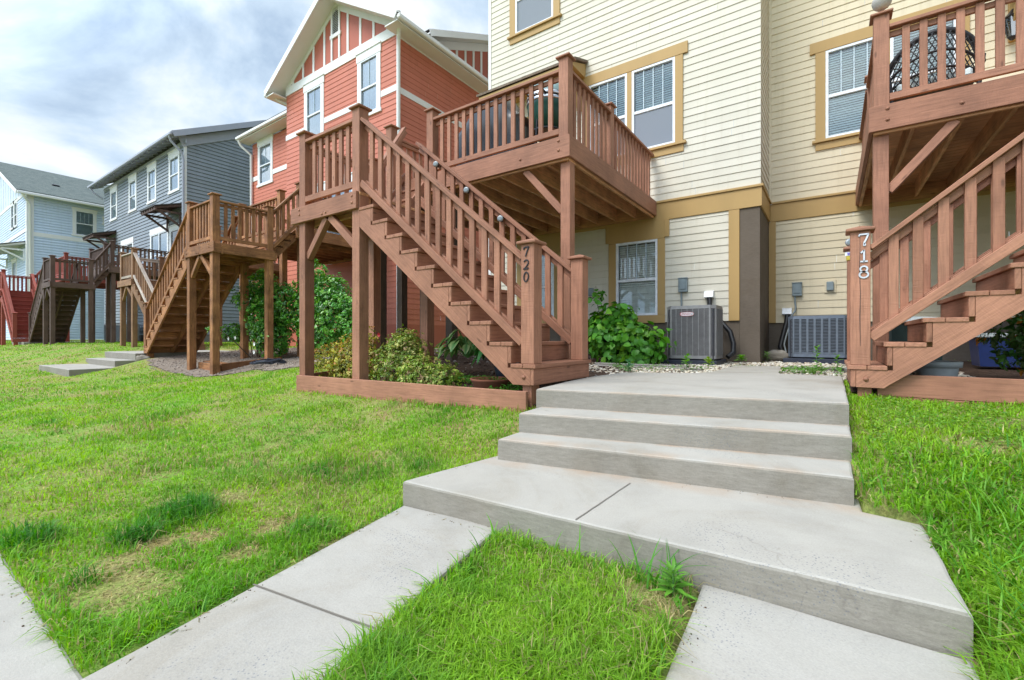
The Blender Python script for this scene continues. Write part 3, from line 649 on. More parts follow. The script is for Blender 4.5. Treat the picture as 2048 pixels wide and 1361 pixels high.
window(FA, house, *uw1, [(uw1[0] - 0.095, uw1[0], 4.02, 5.62, T0, 0.038), (uw1[1], uw1[1] + 0.14, 4.02, 5.62, T0, 0.038), (uw0[0] - 0.22, uw1[1] + 0.225, 5.622, 5.83, T0, T1), (uw0[0] - 0.2, uw1[1] + 0.2, 3.972, 4.018, T0, 0.075), (uw0[0] - 0.15, uw1[1] + 0.15, 3.84, 3.97, T0, 0.035)], M['gold'], blind='upper', screen=True)
window(FA, house, *uw0, [(uw0[0] - 0.14, uw0[0], 4.02, 5.62, T0, 0.038)], M['gold'], blind='upper', screen=True)
window(FA, house, *tw, [(tw[0] - 0.16, tw[0], 7.38, 9.0, T0, 0.038), (tw[1], tw[1] + 0.16, 7.38, 9.0, T0, 0.038), (tw[0] - 0.22, tw[1] + 0.22, 9.0, 9.2, T0, T1), (tw[0] - 0.21, tw[1] + 0.21, 7.335, 7.378, T0, 0.075), (tw[0] - 0.16, tw[1] + 0.16, 7.20, 7.333, T0, 0.035)], M['gold'], muntin=0, screen=True, bm='blind_white')
window(FB, house, *rw1, [(rw1[0] - 0.15, rw1[0], 3.98, 5.56, T0, 0.038), (rw1[1], rw2[0], 3.98, 5.56, T0, 0.038), (rw1[0] - 0.235, rw2[1] + 0.22, 5.562, 5.76, T0, T1), (rw1[0] - 0.2, rw2[1] + 0.2, 3.932, 3.978, T0, 0.075), (rw1[0] - 0.15, rw2[1] + 0.15, 3.80, 3.93, T0, 0.035)], M['gold'], bm='blind_white')
window(FB, house, *rw2, [(rw2[1], rw2[1] + 0.14, 3.98, 5.56, T0, 0.038)], M['gold'], bm='blind_white')
# back door behind the covered grill
d_ = pbox(FA, house, 'door', M['cream_warm'], (dr[0], dr[1], dr[2], dr[3], -0.06, -0.02))
pbox(FA, d_, 'frame', M['gold'], (dr[0] - 0.16, dr[0], 3.0, 5.2, T0, 0.04), (dr[1], dr[1] + 0.16, 3.0, 5.2, T0, 0.04), (dr[0] - 0.2, dr[1] + 0.2, 5.2, 5.4, T0, 0.045))
mb = MB(); mb.lathe(FA.p(dr[1] - 0.08, 4.0, -0.02), [(0.012, 0), (0.012, 0.04), (0.03, 0.05), (0.03, 0.075), (0.0, 0.085)], 12, FA.n); mb.build('handle', M['steel'], d_)
def awning(F, parent, u0, u1, z, dep, rise, col, under, roofm, closed=False):
    """small shed roof on brackets over a door"""
    mb = MB(); nv = F.n
    a = [F.p(u0, z + rise, 0.02), F.p(u0, z, dep), F.p(u0, z + 0.05, dep), F.p(u0, z + rise + 0.05, 0.02)]
    mb.prism(a, F.u * (u1 - u0)); aw = mb.build('awning', roofm, parent)
    mb = MB(); F.box(mb, u0 + 0.03, u1 - 0.03, z - 0.14, z - 0.008, dep - 0.10, dep - 0.05)
    if closed: mb = MB(); mb.prism([F.p(u0 + 0.05, z + rise - 0.02, 0.02), F.p(u0 + 0.05, z - 0.02, dep - 0.03), F.p(u0 + 0.05, z - 0.09, dep - 0.03), F.p(u0 + 0.05, z - 0.09, 0.02)], F.u * (u1 - u0 - 0.1))
    n = int((u1 - u0) / 0.3)
    for i in range(0 if closed else n + 1):
        u = u0 + 0.08 + (u1 - u0 - 0.16) * i / n
        mb.prism([F.p(u - 0.02, z + rise - 0.01, 0.02), F.p(u - 0.02, z - 0.01, dep - 0.02), F.p(u - 0.02, z - 0.09, dep - 0.02), F.p(u - 0.02, z + rise - 0.12, 0.02)], F.u * 0.04)
    mb.build('rafter', under, aw)
    for u in (u0 + 0.18, u1 - 0.18):
        mb = MB(); F.box(mb, u - 0.045, u + 0.045, z - 0.75, z - 0.02, 0.0, 0.09); F.box(mb, u - 0.045, u + 0.045, z - 0.15, z - 0.06, 0.09, dep - 0.1)
        mb.beam(F.p(u, z - 0.68, 0.06), F.p(u, z - 0.12, dep - 0.2), 0.08, 0.09)
        mb.build('bracket', col, aw)
    return aw
awning(FA, house, -6.62, -4.13, 5.90, 0.62, 0.22, M['gold'], M['gold'], M['shingle_brown'], True)
awning(FB, house, 2.05, 4.6, 5.62, 0.75, 0.25, M['gold'], M['gold'], M['shingle'])

# ------------------------------------------------------------------ orange house
OY, OXL, OXR, OAX = 8.66, -15.8, -9.96, -12.88
oh = thing('gabled_house', 'orange sided house with white trim and a tall striped gable', 'house', (-13, OY, 0))
FO, FOS, FOW = Fr((0, OY), (1, 0), (0, -1)), Fr((OXR, 0), (0, 1), (1, 0)), Fr((0, 10.25), (1, 0), (0, -1))
ow = [(-11.63, -10.84, 7.08, 8.72), (-14.52, -13.66, 7.08, 8.72)]; ww = (-20.95, -19.95, 7.25, 8.95); olo = [(-13.9, -12.0, 2.9, 5.2), (-11.8, -10.9, 3.3, 5.0)]
siding(FO, 0.8, 8.95, OXL, OXR, 0.152, M['orange'], oh, [hole(*w) for w in ow + olo])
siding(FOS, 0.8, 8.85, OY, 19.0, 0.152, M['orange'], oh)
siding(FOW, 0.8, 9.2, -21.6, OXL, 0.152, M['orange'], oh, [hole(*ww)])
pbox(FO, oh, 'skirt', M['orange_panel'], (OXL, OXR - 0.001, -0.3, 0.812, -0.2, 0.012)); pbox(FOS, oh, 'skirt', M['orange_panel'], (OY + 0.2, 19, -0.3, 0.812, -0.2, 0.012)); pbox(FOW, oh, 'skirt', M['orange_panel'], (-21.6, OXL, -0.3, 0.812, -0.2, 0.012))
pbox(FO, oh, 'frieze', M['white'], (OXL - 0.02, OXR + 0.034, 8.95, 9.24, -0.02, 0.035)); pbox(FOS, oh, 'frieze', M['white'], (OY + 0.0, 19, 8.85, 9.22, -0.02, 0.033))
for a_, c_ in ((OXL - 0.02, -14.68), (-13.5, -11.8), (-10.68, OXR + 0.03)): pbox(FO, oh, 'belt', M['white'], (a_, c_, 7.38, 7.56, -0.02, 0.03))
pbox(FOS, oh, 'belt', M['white'], (OY, 19, 7.30, 7.48, -0.02, 0.028)); [pbox(FOW, oh, 'belt', M['white'], (a_, c_, 7.5, 7.7, -0.02, 0.03)) for a_, c_ in ((-21.6, -21.1), (-19.8, OXL))]
def white_trim(w, hd=0.24, sd=0.14): return [(w[0] - sd, w[0], w[2], w[3], -0.02, 0.035), (w[1], w[1] + sd, w[2], w[3], -0.02, 0.035), (w[0] - sd - 0.03, w[1] + sd + 0.03, w[3], w[3] + hd, -0.02, 0.045), (w[0] - sd - 0.05, w[1] + sd + 0.05, w[3] + hd, w[3] + hd + 0.04, -0.02, 0.07), (w[0] - sd - 0.05, w[1] + sd + 0.05, w[2] - 0.1, w[2], -0.02, 0.06)]
for w in ow: window(FO, oh, *w, white_trim(w), M['white'], blind=None, curtain=True, muntin=1, glass='glass_bright')
window(FOW, oh, *ww, white_trim(ww), M['white'], blind=None, curtain=True, muntin=1, glass='glass_bright')
for w in olo: window(FO, oh, *w, white_trim(w), M['white'], blind=None, curtain=True, muntin=1, glass='glass_bright')
# gable: panels and white battens, rake boards, vent
PIT = 0.60; zg = 9.24
def gtop(u): return zg + 0.10 + (2.92 - abs(u - OAX)) * PIT
mb = MB(); mb.prism([FO.p(OXL, zg, -0.005), FO.p(OXR, zg, -0.005), FO.p(OAX, gtop(OAX), -0.005)], FO.n * 0.008); mb.build('gable_panel', M['orange_panel'], oh)
mb = MB()
for k in range(-4, 5):
    u = OAX + k * 0.62
    if abs(k) == 0: continue
    FO.box(mb, u - 0.05, u + 0.05, zg + 0.001, gtop(u) - 0.05, 0.004, 0.024)
for sgn in (-1, 1):
    ue = OAX + sgn * 2.95
    mb.beam(FO.p(ue, gtop(ue) - 0.12, 0.014), FO.p(OAX + sgn * 0.02, gtop(OAX) - 0.12, 0.014), 0.03, 0.26, up=(0, 0, 1))
mb.build('batten', M['white'], oh)
mb = MB(); FO.box(mb, OAX - 0.24, OAX - 0.16, zg + 0.001, 11.0, 0.004, 0.04); FO.box(mb, OAX + 0.16, OAX + 0.24, zg + 0.001, 11.0, 0.004, 0.04); FO.box(mb, OAX - 0.28, OAX + 0.28, 9.95, 10.07, 0.004, 0.05); FO.box(mb, OAX - 0.28, OAX + 0.28, 10.9, 11.02, 0.004, 0.05)
vt = mb.build('vent', M['white'], oh); mb = MB()
z = 10.11
while z < 10.88: mb.obox(FO.p(OAX, z, 0.025), (FO.u, (FO.n + Vector((0, 0, -1))).normalized(), (FO.n + Vector((0, 0, 1))).normalized()), (0.155, 0.035, 0.004), 0.001); z += 0.055
mb.build('louver', M['white'], vt); mb = MB(); FO.box(mb, OAX - 0.158, OAX + 0.158, 10.08, 10.89, 0.004, 0.009); mb.build('vent_back', M['black'], vt)
def roof_plane(name, a, b, c, d, th, mat, parent): mb = MB(); n = (Vector(b) - Vector(a)).cross(Vector(d) - Vector(a)).normalized(); n = n if n.z > 0 else -n; mb.prism([a, b, c, d], n * th); return mb.build(name, mat, parent)
OV = 0.5; zr = gtop(OAX) + 0.02
for sgn in (-1, 1):
    ue = OAX + sgn * (2.92 + OV); ze = gtop(ue)
    rf = roof_plane('roof', (OAX, OY - OV, zr), (ue, OY - OV, ze + 0.02), (ue, 20, ze + 0.02), (OAX, 20, zr), 0.03, M['shingle'], oh)
    so = roof_plane('soffit', (OAX, OY - OV + 0.01, zr - 0.10), (ue, OY - OV + 0.01, ze - 0.10), (ue, 20, ze - 0.10), (OAX, 20, zr - 0.10), 0.05, M['soffit'], oh)
    mb = MB(); mb.beam((ue, OY - OV - 0.02, ze - 0.04), (OAX, OY - OV - 0.02, zr - 0.04), 0.03, 0.20); mb.build('rake_board', M['white'], oh)
    mb = MB(); mb.box(ue + sgn * 0.002, ue + sgn * 0.12, OY - OV, 20 if sgn < 0 else 12.9, ze - 0.14, ze + 0.0, 0.03); mb.build('gutter', M['white'], oh)
    mb = MB(); mb.box(min(ue, ue - sgn * 0.5), max(ue, ue - sgn * 0.5), OY - OV + 0.02, 19.8, ze - 0.17, ze - 0.13, 0.003); mb.build('soffit', M['soffit'], oh)
# cross gable on the side
cg0, cg1 = 9.9, 17.0; cga = (cg0 + cg1) / 2
def cgt(y): return 9.45 + (3.55 - abs(y - cga)) * 0.48
mb = MB(); mb.prism([FOS.p(cg0 - 0.2, 9.22, -0.01), FOS.p(cg1, 9.22, -0.01), FOS.p(cga, cgt(cga), -0.01)], FOS.n * 0.012); mb.build('gable_panel', M['orange_panel'], oh)
mb = MB(); y = cg0 + 0.35
while y < cg1: FOS.box(mb, y - 0.05, y + 0.05, 9.221, cgt(y) - 0.12, 0.003, 0.022); y += 0.42
for sgn in (-1, 1): mb.beam(FOS.p(cga + sgn * 3.6, cgt(cga + sgn * 3.6) - 0.14, 0.012), FOS.p(cga, cgt(cga) - 0.14, 0.012), 0.026, 0.24)
mb.build('batten', M['white'], oh)
for sgn in (-1, 1):
    ye = cga + sgn * 4.0; a = cgt(ye)
    roof_plane('roof', (OXR + 0.45, cga, cgt(cga) + 0.1), (OXR + 0.45, ye, a + 0.1), (OAX, ye, a + 0.1), (OAX, cga, cgt(cga) + 0.1), 0.03, M['shingle'], oh)
    mb = MB(); mb.beam((OXR + 0.46, ye, a + 0.02), (OXR + 0.46, cga, cgt(cga) + 0.02), 0.03, 0.18); mb.build('rake_board', M['white'], oh)
    mb = MB(); mb.prism([(OXR, ye, a + 0.0), (OXR + 0.44, ye, a + 0.0), (OXR + 0.44, cga, cgt(cga)), (OXR, cga, cgt(cga))], (0, 0, 0.04)); mb.build('soffit', M['soffit'], oh)
# wing roof and downspouts
roof_plane('roof', (-21.9, 9.7, 9.42), (OXL, 9.7, 9.42), (OXL, 15, 12.2), (-21.9, 15, 12.2), 0.06, M['shingle'], oh)
mb = MB(); mb.box(-21.9, OXL - 0.002, 9.62, 9.74, 9.28, 9.42, 0.03); mb.build('gutter', M['white'], oh)
mb = MB(); mb.box(-21.9, OXL - 0.01, 9.74, 10.24, 9.24, 9.29, 0.003); mb.build('soffit', M['soffit'], oh)
def downspout(parent, pts, r, mat):
    mb = MB(); mb.tube(pts, r, 8); return mb.build('downspout', mat, parent)
downspout(oh, [(OXR + 0.42, OY - 0.36, 9.22), (OXR + 0.38, OY - 0.30, 9.02), (OXR + 0.12, OY - 0.10, 8.75), (OXR + 0.06, OY - 0.05, 8.5), (OXR + 0.06, OY - 0.05, 0.3)], 0.055, M['white'])
downspout(oh, [(OXL - 0.35, OY - 0.36, 9.0), (OXL - 0.3, OY - 0.2, 8.85), (OXL - 0.06, OY + 0.2, 8.7)], 0.05, M['white'])
downspout(oh, [(-21.8, 9.7, 9.3), (-21.75, 9.8, 9.05), (-21.55, 10.15, 8.7), (-21.55, 10.18, 0.3)], 0.055, M['white'])

# ------------------------------------------------------------------ grey house
gh = thing('grey_house', 'grey sided house with a row of white windows under deep eaves', 'house', (-30, 8.66, 0))
GX0, GX1 = -36.9, -24.75
FG, FGS = Fr((0, 8.66), (1, 0), (0, -1)), Fr((GX1, 0), (0, 1), (1, 0))
gwin = [(-26.4, -25.35, 7.5, 9.1), (-29.3, -28.3, 7.5, 9.1), (-32.2, -31.2, 7.5, 9.1), (-35.5, -34.5, 7.5, 9.1)]
glo = [(-28.9, -26.7, 3.6, 5.7), (-33.5, -31.7, 3.6, 5.7), (-26.3, -25.3, 3.2, 5.6)]
siding(FG, 0.6, 9.55, GX0, GX1, 0.172, M['grey'], gh, [hole(*w) for w in gwin + glo], lap=0.024, groove=0.026)
siding(FGS, 0.6, 13.0, 8.66, 20.0, 0.172, M['grey'], gh, lap=0.024, groove=0.026, clip=lambda z: (8.66 if z < 9.7 else 8.66 + (z - 9.7) / 0.5, 20 if z < 9.7 else 20 - (z - 9.7) / 0.5))
for w in gwin: window(FG, gh, *w, white_trim(w, 0.3, 0.12), M['white'], muntin=1, blind=None, curtain=True, glass='glass_bright')
for w in glo[:2]:
    mid = (w[0] + w[1]) / 2; window(FG, gh, w[0], mid, w[2], w[3], [(w[0] - 0.12, w[0], w[2], w[3], -0.02, 0.035), (w[0] - 0.15, w[1] + 0.15, w[3], w[3] + 0.3, -0.02, 0.045)], M['white'], blind=None, curtain=True, muntin=0, glass='glass_bright')
    window(FG, gh, mid, w[1], w[2], w[3], [(w[1], w[1] + 0.12, w[2], w[3], -0.02, 0.035), (w[0] - 0.15, w[1] + 0.15, w[2] - 0.1, w[2], -0.02, 0.05)], M['white'], blind=None, curtain=True, muntin=0, glass='glass_bright')
window(FG, gh, *glo[2], white_trim(glo[2], 0.2, 0.12), M['white'], blind=None, muntin=0, name='door')
pbox(FG, gh, 'foundation', M['edging'], (GX0, GX1, -0.3, 0.59, -0.2, -0.01)); pbox(FGS, gh, 'foundation', M['edging'], (8.9, 20, -0.3, 0.59, -0.2, -0.01))
pbox(FGS, gh, 'corner_board', M['white'], (8.66 - 0.02, 8.66 + 0.10, 0.6, 9.5, -0.02, 0.032))
roof_plane('roof', (GX0 - 0.6, 8.1, 9.72), (GX1 + 0.35, 8.1, 9.72), (GX1 + 0.35, 14.4, 12.9), (GX0 - 0.6, 14.4, 12.9), 0.08, M['shingle'], gh)
roof_plane('roof', (GX0 - 0.6, 20.7, 9.72), (GX1 + 0.35, 20.7, 9.72), (GX1 + 0.35, 14.4, 12.9), (GX0 - 0.6, 14.4, 12.9), 0.08, M['shingle'], gh)
M['lilac'] = mat_paint('lilac grey fascia', (0.40, 0.42, 0.50), var=0.03, bump=0.02)
mb = MB(); mb.beam((GX1 + 0.37, 8.1, 9.66), (GX1 + 0.37, 14.4, 12.84), 0.04, 0.26); mb.beam((GX1 + 0.05, 8.5, 9.5), (GX1 + 0.05, 14.4, 12.5), 0.05, 0.42); mb.build('rake_board', M['lilac'], gh)
mb = MB(); mb.box(GX0 - 0.6, GX1 + 0.35, 7.98, 8.1, 9.60, 9.74, 0.03); mb.build('gutter', M['lilac'], gh)
mb = MB(); mb.prism([(GX0 - 0.55, 8.14, 9.70), (GX0 - 0.55, 8.66, 9.95), (GX0 - 0.55, 8.66, 9.99), (GX0 - 0.55, 8.14, 9.74)], (GX1 - GX0 + 0.85, 0, 0)); mb.build('soffit', M['lilac'], gh)
mb = MB(); mb.box(GX0, GX1 + 0.3, 8.62, 8.66, 9.45, 9.62, 0.003)
x = GX0 - 0.3
while x < GX1 + 0.2: mb.beam((x, 8.12, 9.58), (x, 8.68, 9.86), 0.05, 0.12); x += 0.6
mb.build('rafter', M['lilac'], gh)
downspout(gh, [(GX1 + 0.1, 8.04, 9.6), (GX1 + 0.1, 8.1, 9.4), (GX1 + 0.06, 8.55, 9.0), (GX1 + 0.06, 8.6, 8.7), (GX1 + 0.06, 8.6, 0.4)], 0.055, M['lilac'])
downspout(gh, [(GX0 - 0.3, 8.04, 9.6), (GX0 - 0.2, 8.2, 9.3), (GX0 - 0.05, 8.6, 9.0)], 0.055, M['lilac'])
awning(FG, gh, -26.8, -24.9, 6.35, 1.1, 0.35, M['dark'], M['dark'], M['shingle'])
awning(FG, gh, -36.6, -34.5, 6.35, 1.1, 0.35, M['dark'], M['dark'], M['shingle'])

# ------------------------------------------------------------------ pale blue house
bh = thing('blue_house', 'pale blue sided house with a grey green shingle roof at the row end', 'house', (-44, 5.8, 0))
BX, BY = -40.0, 5.8
FBF, FBS = Fr((0, BY), (1, 0), (0, -1)), Fr((BX, 0), (0, 1), (1, 0))
bsw = (7.95, 8.85, 7.1, 8.65); bsm = (9.4, 10.2, 8.1, 8.4); bfw = [(-45.0, -44.0, 7.7, 9.2), (-44.0, -43.0, 7.7, 9.2), (-44.6, -43.3, 3.4, 5.4)]
siding(FBF, 0.3, 9.3, -58, BX, 0.165, M['blue'], bh, [hole(*w) for w in bfw], lap=0.02, groove=0.03)
siding(FBS, 0.3, 9.25, BY, 18, 0.165, M['blue'], bh, [hole(*bsw), hole(*bsm)], lap=0.02, groove=0.03)
mb = MB(); mb.prism([FBF.p(-58, 9.3, 0), FBF.p(BX, 9.3, 0), FBF.p(-49, 12.85, 0)], FBF.n * 0.01); mb.build('gable_panel', M['blue'], bh)
mb = MB()
for u in np.arange(-57, -40.5, 0.9): pbox(FBF, bh, 'batten', M['white'], (u - 0.05, u + 0.05, 9.31, 9.3 + (9 - abs(u + 49)) * 0.39, 0.011, 0.03))
pbox(FBF, bh, 'band', M['white'], (-58, BX + 0.03, 9.2, 9.42, -0.02, 0.034), (-58, BX + 0.03, 6.9, 7.15, -0.02, 0.034)); pbox(FBS, bh, 'band', M['white'], (BY, 18, 6.65, 6.9, -0.02, 0.03))
pbox(FBS, bh, 'corner_board', M['white'], (BY - 0.03, BY + 0.28, 0.3, 9.2, -0.02, 0.032))
pbox(FBF, bh, 'corner_board', M['white'], (BX - 0.3, BX + 0.03, 0.3, 9.2, -0.02, 0.03))
for F, w in ((FBS, bsw), (FBF, bfw[0]), (FBF, bfw[1]), (FBF, bfw[2])): window(F, bh, *w, white_trim(w, 0.16, 0.14), M['white'], muntin=3, glass='glass')
window(FBS, bh, *bsm, white_trim(bsm, 0.1, 0.1), M['white'], blind=None, muntin=0)
for sgn in (-1, 1):
    ue = -49 + sgn * 9.45; ze = 9.13
    roof_plane('roof', (-49, BY - 0.5, 13.0), (ue, BY - 0.5, ze + 0.05), (ue, 18.4, ze + 0.05), (-49, 18.4, 13.0), 0.08, M['shingle_green'], bh)
    mb = MB(); mb.beam((ue, BY - 0.52, ze - 0.06), (-49, BY - 0.52, 12.87), 0.04, 0.22); mb.build('rake_board', M['white'], bh)
    mb = MB(); mb.box(ue, ue + sgn * 0.13, BY - 0.5, 18.4, ze - 0.12, ze + 0.05, 0.03); mb.build('gutter', M['white'], bh)
mb = MB()
for y, x in ((7.6, -43.2), (10.8, -42.6), (12.5, -42.0)): mb.obox((x, y, 13.0 - (x + 49) * 0.404 + 0.12), ((0.93, 0, -0.37), (0, 1, 0), (0.37, 0, 0.93)), (0.15, 0.18, 0.06), 0.02)
mb.build('roof_vent', M['black'], bh)
downspout(bh, [(BX + 0.5, BY - 0.3, 9.1), (BX + 0.3, BY - 0.1, 8.8), (BX + 0.06, BY + 0.12, 8.5), (BX + 0.06, BY + 0.14, 0.4)], 0.06, M['white'])
awning(FBF, bh, -46.6, -40.4, 5.9, 1.3, 0.4, M['white'], M['white'], M['shingle'])

# ------------------------------------------------------------------ timber decks with stairs
RISE, RUN, TW, PW = 0.1965, 0.2425, 1.12, 0.137
def deck(name, label, x0, y0, m, nt, z0, mat, under, loc, post_gz, wall_y, rail=None, flat_posts=None, full=True, dk=None, nh=1.25, rh=0.0):
    """x0: X of the stair top (landing edge); stairs run towards m*X; y0: near face; z0: foot level; nt: treads"""
    root = thing(name, label, 'deck', loc)
    rail = rail or mat
    zf = z0 + 0.185 + nt * RISE; xb = nt * RUN                   # landing level, stair length
    X = lambda l: x0 + m * l
    def bx(mb, l0, l1, a, b, c, d, ch=0.004, g=None): return mb.box(min(X(l0), X(l1)), max(X(l0), X(l1)), a, b, c, d, ch, g)
    def part(nm, mt, *boxes, parent=None):
        mb = MB()
        for q in boxes: bx(mb, *q)
        return mb.build(nm, mt, parent or root)
    def post(nm, l, y, zb, zt, mt=None, cap=True):
        """square post; l is the local x of its low side, y its near face"""
        p = part(nm, mt or mat, (l, l + PW, y, y + PW, zb, zt))
        if cap:
            mb = MB(); o = 0.032; a, b = min(X(l), X(l + PW)), max(X(l), X(l + PW))
            mb.box(a - o, b + o, y - o, y + PW + o, zt + 0.001, zt + 0.026, 0.006)
            cx_, cy_ = (a + b) / 2, y + PW / 2; q = PW / 2 + o - 0.008
            mb.add([(cx_ - q, cy_ - q, zt + 0.027), (cx_ + q, cy_ - q, zt + 0.027), (cx_ + q, cy_ + q, zt + 0.027), (cx_ - q, cy_ + q, zt + 0.027), (cx_, cy_, zt + 0.058)], [(0, 1, 4), (1, 2, 4), (2, 3, 4), (3, 0, 4)])
            mb.build('post_cap', mt or mat, p)
        return p
    def railing(p, q, zt, zb, outn, n=None, nm='railing'):
        """p,q: ends (world x,y) on the rail line; zt,zb: pairs of top/bottom rail heights at p and q; outn: outward unit vector"""
        P, Q = Vector((*p, 0)), Vector((*q, 0)); on = Vector((*outn, 0)); d = (Q - P); L = d.length
        U = lambda a, h0, h1: P.lerp(Q, a) + Vector((0, 0, h0 + (h1 - h0) * a))
        mb = MB()
        mb.beam(U(0, zt[0] - 0.02, zt[1] - 0.02) + on * 0.01, U(1, zt[0] - 0.02, zt[1] - 0.02) + on * 0.01, 0.09, 0.038)
        mb.beam(U(0, zt[0] - 0.088, zt[1] - 0.088) - on * 0.026, U(1, zt[0] - 0.088, zt[1] - 0.088) - on * 0.026, 0.034, 0.06)
        r = mb.build(nm, rail, root); mb = MB()
        mb.beam(U(0, zb[0] - 0.035, zb[1] - 0.035) + on * 0.034, U(1, zb[0] - 0.035, zb[1] - 0.035) + on * 0.034, 0.04, 0.075)
        mb.beam(U(0, zb[0] - 0.012, zb[1] - 0.012) - on * 0.026, U(1, zb[0] - 0.012, zb[1] - 0.012) - on * 0.026, 0.034, 0.06)
        mb.build('bottom_rail', rail, r)
        n = n or max(1, int(round(L / 0.148)) - 1)
        for i in range(n):
            a = (i + 1) / (n + 1); mb = MB(); ht = zt[0] + (zt[1] - zt[0]) * a - 0.045; hb = zb[0] + (zb[1] - zb[0]) * a - 0.05
            c = P.lerp(Q, a); dd = d.normalized(); tw = random.uniform(-0.02, 0.02)
            dd2 = Vector((dd.x * math.cos(tw) - dd.y * math.sin(tw), dd.x * math.sin(tw) + dd.y * math.cos(tw), 0)); nn = Vector((-dd2.y, dd2.x, 0))
            mb.obox((c.x + on.x * 0.002, c.y + on.y * 0.002, (ht + hb) / 2), (dd2, nn, Vector((0, 0, 1))), (0.033, 0.0155, (ht - hb) / 2), 0.003)
            mb.build('baluster', mat, r)
        return r
    y1 = y0 + TW
    # treads, risers, stringers: local x of the back of tread k
    for k in range(nt):
        lb = xb - (k + 1) * RUN; z = z0 + 0.185 + k * RISE
        part('tread', mat, (lb + 0.002, lb + RUN * 0.5 + 0.012, y0 - 0.006, y1 + 0.006, z - 0.036, z), (lb + RUN * 0.5 + 0.016, lb + RUN + 0.026, y0 - 0.008, y1 + 0.008, z - 0.036, z + 0.001))
        zl = z0 if k == 0 else z - RISE
        part('riser', mat, (lb + RUN - 0.032, lb + RUN + 0.004, y0 + 0.002, y1 - 0.002, zl + (0.0 if k == 0 else 0.003), z - 0.038))
    for yy in (y0 + 0.003, (y0 + y1) / 2, y1 - 0.043):
        poly = [(xb + 0.001 - 0.034, z0), (xb - 0.034, z0 + 0.146)]
        for k in range(nt):
            lb = xb - (k + 1) * RUN; z = z0 + 0.185 + k * RISE - 0.0365
            poly += [(lb - 0.034, z)]
            if k < nt - 1: poly += [(lb - 0.034, z + RISE)]
        poly += [(-0.001, z0 + 0.185 + (nt - 1) * RISE - 0.0365), (-0.001, zf - 0.42), (xb - 0.24, z0 + 0.02), (xb - 0.22, z0)]
        seen = []
        for l, z in poly:
            l = max(l, -0.001)
            if not seen or (abs(seen[-1][0] - l) + abs(seen[-1][1] - z)) > 1e-4: seen.append((l, z))
        gdir = Vector((m * RUN, 0, -RISE)).normalized()
        mb = MB(); mb.prism([(X(l), yy, z) for l, z in seen], (0, 0.04, 0), g=tuple(gdir)); mb.build('stringer', under if yy != y0 + 0.003 else mat, root)
    mb = MB(); mb.lathe((X(xb - 0.10), y0 + 0.003, z0 + 0.07), [(0.02, 0), (0.018, 0.008), (0.0, 0.014)], 10, (0, -1, 0)); mb.build('bolt', mat, root)
    part('stub_post', mat, (xb - PW - 0.005, xb - 0.045, y0 + 0.045, y0 + 0.18, post_gz(X(xb - 0.1), y0) - 0.3, z0 - 0.002))
    nwz = z0 + 0.187
    nearn = post('newel_post', xb - 0.131, y0 + 0.004, nwz, z0 + nh)
    farn = post('newel_post', xb - 0.131, y1 - PW - 0.03, nwz, z0 + nh)
    sl = RISE / RUN; rise_tot = (xb - 0.131) * sl
    for yy, on in ((y0 + 0.07, (0, -1)), (y1 - 0.10, (0, -1))):
        a, b = (X(xb - 0.132), yy), (X(0.0 if yy < y0 + 0.5 else -0.08), yy); rt = (abs(b[0] - a[0])) * (sl * 1.012)
        railing(a, b, (z0 + 1.155 + rh, z0 + 1.155 + rh + rt), (z0 + 0.41 + rh, z0 + 0.41 + rh + rt), on, n=int(round(abs(b[0] - a[0]) / 0.166)))
    # landing
    LW = 1.29; LD = 1.25; yb = y0 + LD
    zr_ = zf + 0.90; zb_ = zf + 0.14
    gA = lambda l, y: post_gz(X(l), y) - 0.25
    post('support_post', -LW, y0 + 0.005, gA(-LW, y0), zf + 0.985); post('support_post', -PW - 0.005, y0 + 0.005, gA(0, y0), zf + 1.0)
    post('support_post', -LW, yb - PW, gA(-LW, yb), zf + 0.985); post('support_post', -PW - 0.005, yb - PW, gA(0, yb), zf - 0.16, cap=False)
    part('beam', mat, (-LW - 0.14, -0.012, y0 - 0.036, y0 + 0.002, zf - 0.205, zf + 0.002))
    part('beam', under, (-LW - 0.05, -0.02, y0 + PW + 0.01, y0 + PW + 0.05, zf - 0.225, zf - 0.04))
    part('beam', mat, (-LW - 0.042, -LW - 0.002, y0 + 0.004, yb + 0.02, zf - 0.205, zf + 0.002)); part('beam', mat, (-0.003, 0.037, y0 - 0.036, yb + 0.02, zf - 0.205 if m < 0 else zf - 0.20, zf + 0.002)) if m < 0 else part('beam', mat, (-0.042, -0.004, y0 + PW + 0.06, yb + 0.02, zf - 0.205, zf - 0.04))
    part('beam', mat, (-LW - 0.04, -0.0, yb + 0.021, yb + 0.06, zf - 0.205, zf - 0.04))
    mb = MB(); yy = y0 + 0.005
    while yy < yb: bx(mb, -LW - 0.001, -0.001, max(yy, y0 + 0.003), yy + 0.135, zf - 0.036, zf, 0.003); yy += 0.141
    mb.build('floor', under, root)
    mb = MB()
    for l in (-0.9, -0.5): bx(mb, l, l + 0.038, y0 + PW + 0.052, yb + 0.02, zf - 0.2, zf - 0.037)
    mb.build('joist', under, root)
    for i_, (l, z) in enumerate(((-LW + 0.07, zf - 0.1), (-LW + 0.07, zf - 0.04), (-0.09, zf - 0.13), (-0.09, zf - 0.05), (-0.7, zf - 0.17), (-0.62, zf - 0.16))):
        mb = MB(); mb.lathe((X(l), y0 - 0.036, z), [(0.017, 0), (0.015, 0.007), (0.0, 0.012)], 8, (0, -1, 0)); mb.build('bolt', mat, root)
